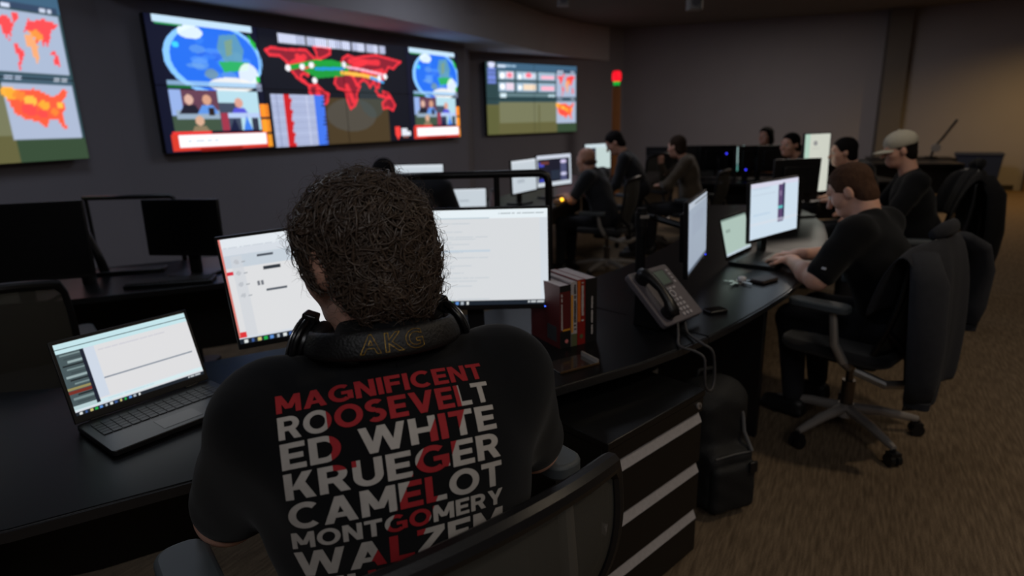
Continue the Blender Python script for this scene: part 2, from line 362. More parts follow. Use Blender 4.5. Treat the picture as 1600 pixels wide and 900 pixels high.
def news_unit(c, o, ww):
    X = lambda u: o+u*ww
    c.rect(X(0),0,X(1),1,(14,17,38))
    c.ell(X(.56),.285,.455*ww,.275,(130,190,250)); c.ell(X(.57),.285,.41*ww,.25,(35,105,225))
    rg = np.random.default_rng(3)
    for i in range(26):
        a = rg.uniform(0,2*PI); q = rg.uniform(.05,.8); c.ell(X(.57+.36*q*math.cos(a)), .285+.22*q*math.sin(a), rg.uniform(.03,.09)*ww, rg.uniform(.015,.045), [(60,130,235),(90,150,240),(40,95,215),(110,160,220)][i%4], .55)
    c.poly([(X(.62),.10),(X(.78),.08),(X(.84),.2),(X(.80),.33),(X(.64),.30),(X(.58),.2)],(95,150,165),.8); c.poly([(X(.66),.14),(X(.74),.12),(X(.72),.24),(X(.66),.26)],(120,150,120),.8)
    c.poly([(X(.58),.30),(X(.88),.29),(X(.86),.36),(X(.62),.38)],(40,165,95)); c.ell(X(.36),.10,.11*ww,.05,(225,235,250),.9)
    c.ell(X(.86),.40,.10*ww,.10,(235,238,240),.85); c.ell(X(.68),.48,.22*ww,.06,(228,226,222),.95); c.ell(X(.22),.2,.03*ww,.02,(60,200,245)); c.ell(X(.5),.40,.06*ww,.04,(110,140,150),.8)
    c.rect(X(.06),.0,X(.95),.055,(185,212,232)); c.rect(X(.08),.055,X(.3),.07,(40,140,80)); c.rect(X(.1),.46,X(.92),.50,(150,190,225),.8); c.rect(X(.1),.495,X(.3),.515,(30,120,60)); c.poly([(X(.9),.07),(X(.97),.14),(X(.97),.2),(X(.92),.14)],(30,175,60)); c.rect(X(.93),.40,X(.97),.45,(40,180,70)); c.rect(X(.92),.46,X(.98),.52,(130,140,165))
    # two newsroom shots
    c.rect(X(.1),.53,X(.52),.84,(95,60,78)); c.rect(X(.52),.53,X(.92),.84,(170,205,218)); c.rect(X(.52),.62,X(.72),.84,(60,70,90))
    c.rect(X(.1),.53,X(.2),.75,(140,165,215)); c.rect(X(.1),.72,X(.52),.84,(60,78,62)); c.rect(X(.14),.68,X(.52),.75,(140,160,180))
    for u, v, hc, bc in ((.26,.58,(205,165,150),(30,30,45)),(.42,.58,(200,150,125),(90,140,215)),(.33,.74,(200,160,135),(130,115,90)),(.72,.60,(205,150,135),(80,80,200))):
        c.poly([(X(u-.1),v+.13),(X(u-.05),v+.06),(X(u+.05),v+.06),(X(u+.1),v+.13)], bc); c.ell(X(u),v+.02,.04*ww,.038,hc)
    c.rect(X(.42),.66,X(.48),.72,(40,30,28)); c.rect(X(.55),.70,X(.92),.74,(170,190,225)); c.poly([(X(.6),.84),(X(.66),.74),(X(.7),.84)],(25,30,60)); c.poly([(X(.74),.84),(X(.78),.72),(X(.83),.84)],(60,120,220)); c.rect(X(.83),.74,X(.9),.84,(45,50,70)); c.rect(X(.53),.7,X(.6),.84,(150,50,70))
    for k in range(3): c.rect(X(.93),.63+.125*k,X(1.02),.735+.125*k,(250,140+10*k,40))
    c.rect(X(.08),.84,X(.42),.9,(225,50,50)); c.rect(X(.06),.86,X(.98),.985,(205,55,40)); c.rect(X(.12),.87,X(.96),.96,(238,242,246)); c.rect(X(.3),.975,X(.7),1,(120,20,15)); c.words(X(.17),.905,X(.5),.92,(190,195,205),6,seed=2)
def video_wall():
    c = Cv(520, 150, (13,15,26))
    c.rect(.25,0,.75,1,(13,16,27)); c.rect(.41,.56,.66,1,(84,66,36),.75); c.ell(.52,.72,.09,.16,(80,84,88),.5); c.ell(.60,.55,.05,.2,(60,74,76),.55)
    news_unit(c, 0, .25); news_unit(c, .75, .25)
    L = lonlat(.265,.12,.725,.76)
    for k, p in LAND.items():
        q = [L(x) for x in p]; c.poly(q, (150,30,48), .85); c.line(q+[q[0]], .012, (235,48,62), .9)
    for a, b in (((-100,60),(-80,40)),((-115,45),(-85,60)),((30,60),(110,62)),((60,35),(120,45)),((15,10),(30,-20)),((-60,0),(-62,-30)),((40,50),(70,60))):
        c.line([L(a),L(b)], .028, (236,50,62), .85)
    c.line([L((-124,38)),L((-60,52)),L((-20,54)),L((20,50))], .022, (20,150,50)); c.poly([L((-90,36)),L((-20,60)),L((35,50)),L((10,30)),L((-60,22))],(22,150,55),.95)
    c.line([L((-60,40)),L((10,44))],.014,(30,140,205)); c.line([L((5,36)),L((60,34)),L((110,28))],.018,(235,180,70)); c.line([L((20,48)),L((70,44)),L((120,38))],.012,(240,170,190)); c.line([L((85,30)),L((120,22))],.014,(70,160,225))
    for q in ((-124,38),(-92,42),(-70,46),(12,52),(110,30),(-66,18),(128,34)): u, v = L(q); c.ell(u,v,.008,.028,(230,230,235))
    c.rect(.265,.54,.395,1,(168,178,208)); c.rect(.395,.54,.425,1,(62,110,220))
    for k in range(26): c.rect(.265,.545+k*.0175,.395,.55+k*.0175,(120,130,165),.6); c.rect(.395+.02+.012*((k*7)%5)/5,.54+k*.0175,.43,.552+k*.0175,(28,30,46)) if k%2 else None
    for k in range(14):
        v = .54+k*.033; c.rect(.305+.004*((k*3)%3-1),v,.322+.003*((k*5)%3-1),v+.034,(190,30,36))
    c.rect(.28,.54,.283,1,(110,120,160)); c.rect(.37,.54,.372,1,(200,205,225))
    # blurred title words over the map and the mark at the lower right
    u = .305
    for wdt in (.085,.068,.082,.052,.050,.028):
        c.rect(u,.025,u+wdt-.005,.10,(185,195,232),.75)
        for k in range(int(wdt/.0075)): c.rect(u+k*.0075,.03,u+k*.0075+.003,.105,(228,234,255))
        u += wdt
    c.poly([(.682,.85),(.704,.85),(.705,.93),(.693,.99),(.683,.93)],(235,62,58)); c.rect(.71,.87,.735,.91,(210,215,225)); c.rect(.71,.90,.75,.95,(215,220,230)); c.words(.712,.955,.745,.97,(190,120,110),4)
    return c
def dash():
    c = Cv(150, 86, (40,66,72)); c.rect(0,.0,1,.10,(58,92,118)); c.rect(.0,.0,.115,.6,(38,62,66))
    c.rect(0,.58,.76,1,(92,90,56)); c.rect(.0,.6,.12,1,(86,88,52)); c.rect(.13,.55,.76,.84,(110,112,84)); c.rect(.76,.86,1,1,(50,70,50)); c.rect(.55,.58,.56,1,(84,84,52))
    for k in range(5): c.rect(.02,.08+.045*k,.1,.115+.045*k,(105,125,200))
    c.ell(.06,.04,.035,.045,(205,210,235)); c.rect(.12,.03,.2,.07,(195,210,230)); c.words(.2,.035,.32,.06,(150,180,205),3)
    for j, (v0, v1) in enumerate(((.12,.235),(.265,.39))):
        for u0, u1 in ((.13,.29),(.31,.53),(.55,.74)): c.rect(u0,v0,u1,v1,(165,190,212),.85)
        c.rect(.2,v0+.01,.28,v1-.02,(220,200,215)); c.ell(.165,(v0+v1)/2,.025,.04,(245,248,252)); c.ell(.345,(v0+v1)/2+.01,.02,.035,(240,245,250))
        c.rect(.38,v0+.02,.52,v1-.02,(228,205,180) if j else (205,215,230)); c.rect(.58,v0+.045,.73,v1-.02,(238,170,190))
    c.ell(.24,.17,.025,.035,(245,120,140)); c.ell(.44,.165,.035,.035,(240,110,130)); c.rect(.13,.42,.74,.47,(92,118,124)); c.rect(.14,.42,.2,.48,(200,220,228)); c.words(.66,.43,.74,.46,(180,205,215),3)
    c.rect(.755,.07,.985,.11,(48,66,92)); c.words(.77,.08,.84,.10,(200,210,230),3); c.words(.93,.08,.975,.1,(190,200,220),3)
    c.rect(.755,.12,.985,.47,(158,172,196)); c.rect(.755,.48,.985,.53,(60,84,100)); c.words(.765,.49,.83,.515,(190,205,230),3); c.words(.93,.49,.98,.515,(200,210,225),3); c.rect(.755,.53,.985,.86,(160,172,196))
    L = lonlat(.762,.14,.98,.46)
    for k in ('na','gr','sa','ea','au','ind','af'):
        c.poly([L(p) for p in LAND[k]], (238,72,76) if k not in ('af',) else (232,160,110))
    c.poly([L(p) for p in ((5,42),(60,50),(90,30),(60,20),(20,34))],(244,150,60),.9)
    U = lambda p: (.762+p[0]*.205, .55+p[1]*.27); c.poly([U(p) for p in USA], (240,88,58))
    for k, (a, b, e) in enumerate(((.05,.15,.12),(.2,.2,.1),(.35,.3,.1),(.3,.5,.12),(.55,.4,.09),(.7,.55,.07),(.82,.4,.06),(.5,.6,.08))): c.ell(.762+a*.205,.55+b*.27,e*.205,e*.3,[(250,170,50),(245,130,50),(250,190,70),(242,70,70)][k%4],.9)
    return c
def display(name, cv, wd, ht, mat, parent, T=None):
    """flat picture surface facing local -y, lower edge at z = 0"""
    H, W = cv.shape[:2]; lin = s2l(np.clip(cv,0,1))
    xs = np.linspace(-wd/2, wd/2, W); zs = np.linspace(ht, 0, H)
    X, Z = np.meshgrid(xs, zs); V = np.stack([X, np.zeros_like(X), Z], -1).reshape(-1,3)
    i = np.arange(H*W).reshape(H,W); F = np.stack([i[1:,:-1], i[1:,1:], i[:-1,1:], i[:-1,:-1]], -1).reshape(-1,4)
    if T is not None: V = V@np.array(T)[:3,:3].T + np.array(T)[:3,3]
    me = npmesh(name, V, F); at = me.color_attributes.new('picture','FLOAT_COLOR','POINT')
    at.data.foreach_set('color', np.concatenate([lin.reshape(-1,3), np.ones((H*W,1))],1).astype(np.float32).ravel())
    return link_mesh(name, me, mat, parent, smooth=False)
SM = screen_mat('display_glow', 1.0, 'FRONT'); SM_far = screen_mat('display_glow_far', 1.0, 'FRONT'); SM_wall = screen_mat('display_wall_glow', 1.25, 'FRONT')
m_bez = M('display_bezel', (14,15,17), .4)
def wall_screen(name, label, x, y, az, L, cols, cv, zb=1.298, zt=2.606, flip=1):
    a = math.pi/2-az; t = thing(name, label, 'screen', (x,y,zb), a, 'large screens on the wall')
    Hh = zt-zb; pw = L/cols; ph = Hh/2; H, W = cv.shape[:2]
    obj('mount', MB().box(.2,L-.2,.07,.119,.1,Hh-.1), m_black2, t)
    for r in range(2):
        for c in range(cols):
            p = obj('screen_panel', MB().box(c*pw+.001,(c+1)*pw-.001,.004,.07,(1-r)*ph+.001,(2-r)*ph-.001), m_bez, t)
            sub = cv[r*H//2:(r+1)*H//2, c*W//cols:(c+1)*W//cols]
            display('picture', sub, pw-.008, ph-.008, SM_wall, p, Tr(c*pw+pw/2, .002, (1-r)*ph+.004))
    return t
vw = wall_screen('video_wall', 'wide video wall of eight panels with globes, news and a red world threat map', -3.408, 6.251, .5642, 4.912, 4, video_wall().a)
DB = dash().a
wall_screen('wall_dashboard', 'dashboard screen hung on the wall right of the video wall', -.374, 11.839, .866, 2.42, 2, DB)
xl, yl, al = -3.709, 5.546, math.radians(18)
wall_screen('wall_dashboard', 'dashboard screen with red maps at the far left, cut by the picture edge', xl-2.42*math.sin(al), yl-2.42*math.cos(al), al, 2.42, 2, DB)
# ---------------------------------------------------------------- desks
def offs(pts, dist):
    out = []
    for i in range(len(pts)):
        a = Vector(pts[max(i-1,0)]); b = Vector(pts[min(i+1,len(pts)-1)]); d = (b-a).normalized(); out.append((pts[i][0]-d.y*dist, pts[i][1]+d.x*dist))
    return out
def desk(label, edge, depth, z=.74, th=.03, legs=None, group=None):
    o = Vector(edge[len(edge)//2]); e = [(p[0]-o.x, p[1]-o.y) for p in edge]
    t = thing('desk', label, 'desk', (o.x,o.y,0), 0, group or 'dark desks of the room')
    back = offs(e, depth)
    top = obj('worktop', MB().prism(e + back[::-1], z-th, z), m_desk, t, bevel=.004)
    lip = offs(e, -.004)
    obj('edge_band', MB().prism(lip + offs(e,.0)[::-1], z-th+.003, z-.003), m_edge, top)
    mo = offs(e, depth*.72); mo2 = offs(e, depth*.72+.02)
    obj('modesty_panel', MB().prism(mo + mo2[::-1], .22, z-th), m_steel, t)
    for i in (legs if legs is not None else (0, len(e)-1)):
        a = Vector(offs(e,.08)[i]); b = Vector(offs(e,depth*.7)[i]); d = (b-a).normalized(); s = Vector((-d.y,d.x))*.02
        obj('leg', MB().prism([tuple(a-s),tuple(b-s),tuple(b+s),tuple(a+s)], 0, z-th), m_steel, t, bevel=.003)
    return t
EA = [(-1.78,.93),(-1.45,.96),(-1.2,1.0),(-1.025,1.062),(-.737,1.222),(-.3,1.455),(.124,1.672),(.405,1.838),(.56,1.952),(.70,2.072)]
EB = [(.704,2.076),(.854,2.217),(1.04,2.41),(1.228,2.618),(1.45,2.91),(1.75,3.36),(2.02,3.83),(2.26,4.35),(2.42,4.9),(2.5,5.4)]
desk('black curved desk carrying the two big monitors in the foreground', EA, .80, legs=(0,6))
desk('black desk on the right with the phone, laptop and keys', EB, .85, legs=(3,9))
desk('dark rear desk at the left under the switched-off monitors', [(-3.1,2.42),(-2.285,2.76),(-1.56,3.05),(-.9,3.42)], .78)
desk('dark desk in front of the video wall with the small white laptop', [(-1.75,4.75),(-.9,5.02),(-.5,5.1),(-.2,5.15)], .9)
desk('long dark desk running away towards the far corner', [(.26,5.25),(.50,5.9),(.85,6.9),(1.2,7.9),(1.6,8.9)], .8)
desk('dark bench at the back of the room under a row of monitors', [(2.15,7.55),(2.7,7.3),(3.6,7.1),(4.6,7.05)], .85)
desk('farthest bench against the far wall', [(2.9,10.2),(4.2,10.0),(5.6,9.7),(6.8,9.2)], .85)

# ---------------------------------------------------------------- displays, laptops
def doc_canvas(kind):
    c = Cv(150, 94, (214,220,228))
    g = lambda v: (v,v+2,v+5)
    if kind == 'mail':
        c.rect(0,0,1,.10,(226,232,238)); c.words(.02,.085,.96,.10,(190,198,208),30,.6,3); c.rect(0,.16,1,.28,(198,208,218)); c.rect(0,.28,1,.93,(222,223,225)); c.rect(.05,.17,.11,.93,(208,212,218),.7)
        c.rect(.185,.185,.275,.205,(75,82,92)); c.rect(.345,.165,.352,.22,(95,100,110)); c.rect(.21,.30,.30,.335,(45,52,60)); c.words(.16,.425,.20,.47,(110,114,122),3); c.rect(.20,.515,.315,.535,(88,95,104))
        for k in range(4): c.ell(.075,.225+.105*k,.013,.02,(190,194,200)); c.rect(.1,.225+.105*k,.12,.235+.105*k,(165,170,176))
        c.rect(0,.305,.045,.345,(215,40,60)); c.rect(0,.885,.045,.935,(222,50,55)); c.rect(0,0,.012,.93,(215,120,110))
    elif kind == 'doc':
        c.rect(0,0,1,.10,(230,240,245)); c.rect(0,.085,.62,.10,(165,185,196),.7); c.rect(0,.10,1,.95,(216,219,222)); c.rect(0,.10,.2,.95,(210,219,228),.7); c.rect(.95,.1,1,.95,(206,218,230),.5)
        for k in range(30):
            v = .14+.027*k; L = [.45,.3,.15,.38,.22,.6,.5,.28][k%8]; c.words(.16,v,.16+L*.75,v+.008,(186,196,204),4+k%4,.55,k)
        c.rect(.2,.42,.62,.435,(186,204,220),.7); c.words(.68,.04,.98,.055,(150,160,166),9,.8,5)
    elif kind == 'lap':
        c.rect(0,0,1,.14,(196,228,234)); c.rect(0,.075,1,.09,(40,60,66)); c.rect(.19,.14,1,.94,(222,222,224)); c.rect(.19,.14,.26,.94,(206,216,230)); c.rect(.26,.60,.96,.612,(140,148,160)); c.words(.28,.2,.8,.22,(200,200,210),8,.6,2)
        c.words(.24,.88,.6,.9,(120,140,180),6,.6,8); c.rect(0,.14,.18,.92,(70,86,90)); c.rect(0,.86,1,.93,(210,236,240),.8); c.rect(.19,.85,1,.87,(222,222,226))
        for k in range(14): c.rect(.02+.02*(k%3),.16+.05*k,.16,.185+.05*k,[(120,140,142),(60,74,78),(150,170,172),(28,36,40)][k%4])
        c.rect(0,.66,.18,.70,(120,44,34)); c.rect(0,.62,.18,.645,(150,140,90)); c.rect(.16,.14,.19,.9,(20,26,44))
    elif kind == 'app':
        c.rect(0,0,1,1,(205,222,236)); c.rect(0,0,1,.08,(214,214,232)); c.words(.04,.1,.4,.12,(185,200,220),6,.7,1); c.words(.04,.2,.5,.22,(190,205,220),6,.6,2); c.rect(.56,.08,.68,.78,(92,72,112)); c.rect(.655,.06,.70,.75,(50,52,84)); c.rect(.56,.48,.66,.53,(90,190,190)); c.words(.58,.2,.64,.3,(150,130,165),2,.7,3); c.rect(0,.7,1,.76,(216,222,232),.6); c.words(.06,.55,.4,.58,(180,204,226),4,.6,9)
    elif kind == 'green':
        c.rect(0,0,1,1,(172,194,184)); c.rect(0,0,1,.05,(120,140,132)); c.words(.12,.30,.3,.38,(130,150,142),3,.8,1); c.rect(0,.93,1,1,(190,205,215))
    elif kind == 'side':
        c.rect(0,0,1,1,(158,170,186)); c.rect(0,0,1,.1,(182,192,205)); c.rect(.3,.04,1,.07,(130,140,150)); c.rect(0,.95,1,1,(90,100,115)); c.words(.2,.2,.8,.5,(150,160,178),4,.5,2)
    elif kind == 'black':
        c.rect(0,0,1,1,(200,210,222)); c.rect(.03,.13,.95,.86,(30,30,44)); c.rect(.06,.22,.2,.36,(70,80,200)); c.rect(.1,.2,.34,.3,(110,60,56)); c.rect(.68,.16,.86,.86,(80,84,120)); c.ell(.77,.24,.09,.06,(210,200,235)); c.ell(.77,.64,.09,.06,(200,200,230)); c.rect(.06,.74,.26,.84,(60,70,180)); c.rect(.4,.5,.66,.8,(40,48,64)); c.rect(0,0,1,.12,(205,212,226)); c.rect(0,.88,1,1,(205,214,222))
    elif kind == 'white':
        c.rect(0,0,1,1,(198,208,216)); c.rect(0,0,1,.08,(212,220,228)); c.words(.2,.6,.5,.7,(150,160,170),2,.5,2)
    elif kind == 'split':
        c.rect(0,0,1,1,(196,214,212)); c.rect(0,.16,.42,1,(44,48,66)); c.rect(0,0,1,.15,(206,222,228))
    elif kind == 'cream':
        c.rect(0,0,1,1,(205,208,196)); c.rect(0,0,.2,.45,(176,206,190)); c.ell(.42,.16,.08,.04,(140,140,140)); c.words(.3,.24,.6,.26,(170,170,165),2,.6,1)
    elif kind == 'teal':
        c.rect(0,0,1,1,(150,180,178)); c.rect(0,.7,1,.8,(90,130,130)); c.rect(0,.8,1,1,(90,160,150))
    if kind in ('mail','doc','lap'):
        c.rect(0,.945,1,1,(26,34,44))
        for k in range(13): c.rect(.03+.035*k,.955,.048+.035*k,.99,[(220,225,225),(60,90,150),(200,190,120),(30,170,70),(90,140,210),(170,180,190)][k%6])
        c.words(.86,.96,.98,.98,(190,196,200),4)
    return c.a
def monitor(label, p, ang, zb, wd, ht, kind, tilt=4, roll=0, zdesk=.74, post=True, led=(70,110,255), group=None, off=False, chin=.018):
    """p = centre of the picture's lower edge on plan; picture looks along local -y"""
    t = thing('computer_monitor', label, 'monitor', (p[0],p[1],zdesk), ang, group or 'monitors on the desks')
    T = Tr(0,0,zb-zdesk)@Rx(-math.radians(tilt))@Ry(math.radians(roll))
    b = .009
    h = obj('housing', MB().at(T).box(-wd/2-b,wd/2+b,.003,.022,-chin,ht+b).box(-wd/2+.06,wd/2-.06,.022,.05,.04,ht-.05), m_black, t, bevel=.003)
    if off: obj('display', MB().at(T).box(-wd/2,wd/2,.0005,.0029,0,ht), M('display_off', (9,11,13), .3), h)
    else:
        cv = doc_canvas(kind) if isinstance(kind, str) else kind
        display('display', cv, wd, ht, SM, h, T@Tr(0,.001,0))
    if led: obj('power_light', MB().at(T).cyl((wd/2-.012,.003,-chin*.5),(wd/2-.012,-.001,-chin*.5),.0025,n=10), emis('led_%d%d%d'%led, led, 2.5), h)
    if post:
        zc = zb-zdesk+ht*.45
        obj('neck', MB().box(-.03,.03,.055,.085,.014,zc).box(-.04,.04,.045,.07,zc-.05,zc+.03), m_black, t, bevel=.004)
        obj('foot', MB().rbox(-.12,.12,-.03,.16,0,.014,.03), m_black, t, bevel=.003)
    return t
def two(a, b): a = Vector(a[:2]); b = Vector(b[:2]); return ((a+b)/2), math.atan2(b.y-a.y, b.x-a.x)
def laptop(label, hl, hr, wd, tilt, kind, zdesk=.74, depth=.24, lid=.228, keys=True, mat=None):
    """hl, hr = hinge ends on plan (left and right as the user sees them)"""
    p, a = two(hl, hr); t = thing('laptop', label, 'laptop', (p.x,p.y,zdesk), a, 'open laptops')
    mm = mat or m_black
    base = obj('base', MB().rbox(-wd/2,wd/2,-depth,0,.003,.018,.012), mm, t, bevel=.002)
    if keys:
        kb = MB()
        for r in range(5):
            nk = 14
            for k in range(nk):
                x0 = -wd*.44 + k*wd*.88/nk; kb.box(x0+.0012,x0+wd*.88/nk-.0012,-.036-r*.0185-.016,-.036-r*.0185,.0185,.0205)
        kbo = obj('keyboard', kb, M('keycaps', (30,30,32), .5), base, smooth=False); kbo['kind'] = 'stuff'
        obj('touchpad', MB().box(-.05,.05,-depth+.02,-depth+.085,.0181,.0187), M('touchpad', (28,28,31), .3), base)
        for q in (-1,1): obj('foot_pad', MB().rbox(q*wd*.42-.02,q*wd*.42+.02,-depth+.02,-.02,0,.003,.005), m_black2, base)
    T = Tr(0,0,.02)@Rx(-math.radians(tilt))
    ld = obj('lid', MB().at(T).box(-wd/2,wd/2,.002,.009,.0,lid), mm, t, bevel=.002)
    cv = doc_canvas(kind)
    display('display', cv, wd-.018, lid-.03, SM, ld, T@Tr(0,.0012,.02))
    for q in (-1,1): obj('hinge', MB().cyl((q*wd*.4,.004,.017),(q*wd*.3,.004,.017),.006,n=10), mm, t)
    return t
monitor('big bright monitor left of the foreground person, mail page with red marks', (-.585,1.846), math.radians(16.5), .885, .53, .325, 'mail', 3, -4, led=None)
monitor('big bright monitor to the right of the foreground person showing a text page', (-.137,2.072), math.radians(-1.5), .882, .53, .335, 'doc', 5)
laptop('black laptop at the left with a bright mail window', (-1.166,1.474), (-.946,1.759), .36, 20, 'lap')
p, a = two((1.279,3.207), (1.686,3.549)); monitor('monitor with a purple bar on its white page behind the open laptop', p, a, .86, .531, .297, 'app', 3, led=None)
laptop('open laptop with a pale green screen under the hands of the person on the right', (1.15,3.17), (1.40,3.46), .37, 14, 'green')
p, a = two((.742,2.48), (.957,2.93))
t = monitor('monitor seen nearly edge-on behind the desk phone, held by a swing arm', p, a, .865, .50, .297, 'side', 2, post=False, led=(40,60,255))
# swing arm holding the edge-on monitor
arm = thing('monitor_arm', 'black swing arm clamped to the desk behind the phone', 'monitor arm', (.62,2.86,.74))
obj('post', MB().cyl((0,0,.0),(0,0,.36),.024,n=14), m_black, arm); obj('clamp', MB().rbox(-.05,.05,-.05,.05,0,.03,.02), m_black, arm, bevel=.004)
pa = Vector((p.x-.62, p.y-2.86, .29)) + Vector((-.9,.43,0))*.075
obj('lower_arm', MB().tube([(0,0,.30),(.04,.05,.31),(pa.x*.6-.03,pa.y*.5+.06,.31)], .018, 8), m_black, arm); obj('upper_arm', MB().tube([(pa.x*.6-.03,pa.y*.5+.06,.31),tuple(pa)], .016, 8), m_black, arm)
obj('joint', MB().cyl((0,0,.27),(0,0,.34),.03,n=14), m_black, arm); obj('clip', MB().box(-.012,.03,-.032,-.024,.315,.33), m_alu, arm)
# background displays
p, a = two((-1.97,3.27), (-1.54,3.20)); monitor('switched-off monitor on the left rear desk, nearest the person with headphones', p, a, .875, .43, .275, '', 2, off=True, led=None)
p, a = two((-2.62,2.67), (-1.985,2.86)); monitor('switched-off monitor at the left edge of the picture', p, a, .86, .62, .34, '', 4, off=True, led=None)
q0 = at_d(648,309,5.5); q1 = at_d(693,309,5.5); monitor('monitor partly hidden behind the person leaning at the front desk', ((q0.x+q1.x)/2-.1,(q0.y+q1.y)/2), math.radians(-6), q0.z, .48, .29, 'white', 3, led=None)
laptop('small white-screened laptop on the desk in front of the video wall', (-.51,5.53), (-.22,5.53), .32, 10, 'white', lid=.19)
a0 = on_z(806,300,.85); a1 = on_z(836,292,.85); p, a = two((.03,5.74), (.28,6.15)); monitor('plain white monitor left of the one with a black window', p, a, .86, .46, .30, 'white', 2, led=None)
p, a = two((.285,6.17), (.665,6.55)); monitor('monitor with a black window on the long desk towards the far corner', p, a, .87, .53, .31, 'black', 2, led=None)
p, a = two((1.03,8.35), (1.42,8.62)); monitor('monitor with a half-dark page in front of the standing person', p, a, .87, .46, .33, 'split', 2, led=None)
p, a = two((2.58,5.40), (2.86,5.52)); monitor('tall cream-white upright monitor beside the person in the cap', p, a, .84, .30, .50, 'cream', 2, led=None)
p, a = two((2.40,4.84), (2.06,4.78)); monitor('dark back of a monitor in front of the tall cream-white one', p, a, .87, .38, .30, '', 2, off=True, led=None)
# row on the back bench
for k, (x, D, kind, lb, an) in enumerate(((1040,7.9,'','dark monitor at the left end of the back bench',150), (1085,8.0,'','second dark monitor from the left end of the back bench',172), (1120,7.9,'','third dark monitor on the back bench, beside the teal one',190), (1157,7.7,'teal','teal-lit monitor seen almost edge-on on the back bench',60), (1180,7.6,'','dark monitor on the back bench right of the teal one',184), (1215,7.5,'','dark monitor at the right end of the back bench',176))):
    q = at_d(x, 262, D); m = monitor(lb, (q.x,q.y), math.radians(an), .86, .5, .29, kind or 'white', 2, off=(kind == ''), led=None)
for k, (x, y, D, lb, c) in enumerate(((1135,240,7.8,'small blue light at the rear of the back bench',(60,60,255)), (1165,265,7.55,'small blue light on the front of the back bench',(60,60,255)), (1126,269,7.75,'small white light on the corner of the back bench',(170,190,230)))):
    q = at_d(x, y, D); t = thing('indicator_box', lb, 'light', (q.x,q.y,.74), 0, 'small indicator lights on the back bench')
    obj('case', MB().box(-.03,.03,.0,.05,0,max(q.z-.74,.02)+.02), m_black, t); obj('indicator', MB().ball((0,-.006,max(q.z-.74,.02)),.011), emis('ind_%d'%k, c, 2.2), t)
# ---------------------------------------------------------------- office chairs
m_seat = M('seat_fabric', (26,26,29), .9, var=.2, scale=60, bump=.2, bscale=500, sheen=.2)
m_arc = M('pale_metal', (176,172,168), .4, .6, var=.06)
m_pad = M('arm_pad', (74,80,84), .55, var=.08)
m_dark_alu = M('dark_aluminium', (120,112,104), .38, 1.0, var=.08)
def mesh_mat():
    m = bpy.data.materials.new('chair_mesh'); m.use_nodes = True; nt = m.node_tree; b = nt.nodes['Principled BSDF']
    b.inputs['Base Color'].default_value = [*[float(x) for x in s2l((70,68,62))],1]; b.inputs['Roughness'].default_value = .8
    tc = nt.nodes.new('ShaderNodeTexCoord'); wv = nt.nodes.new('ShaderNodeTexWave'); wv.inputs['Scale'].default_value = 130; wv.bands_direction = 'X'
    wv2 = nt.nodes.new('ShaderNodeTexWave'); wv2.inputs['Scale'].default_value = 130; wv2.bands_direction = 'Z'
    nt.links.new(tc.outputs['Object'], wv.inputs[0]); nt.links.new(tc.outputs['Object'], wv2.inputs[0])
    mx = nt.nodes.new('ShaderNodeMath'); mx.operation = 'MAXIMUM'; nt.links.new(wv.outputs['Fac'], mx.inputs[0]); nt.links.new(wv2.outputs['Fac'], mx.inputs[1])
    mr = nt.nodes.new('ShaderNodeMapRange'); nt.links.new(mx.outputs[0], mr.inputs[0]); mr.inputs[1].default_value = .3; mr.inputs[2].default_value = .9; mr.inputs[3].default_value = .55; mr.inputs[4].default_value = .97
    nt.links.new(mr.outputs[0], b.inputs['Alpha']); return m
m_mesh = mesh_mat()
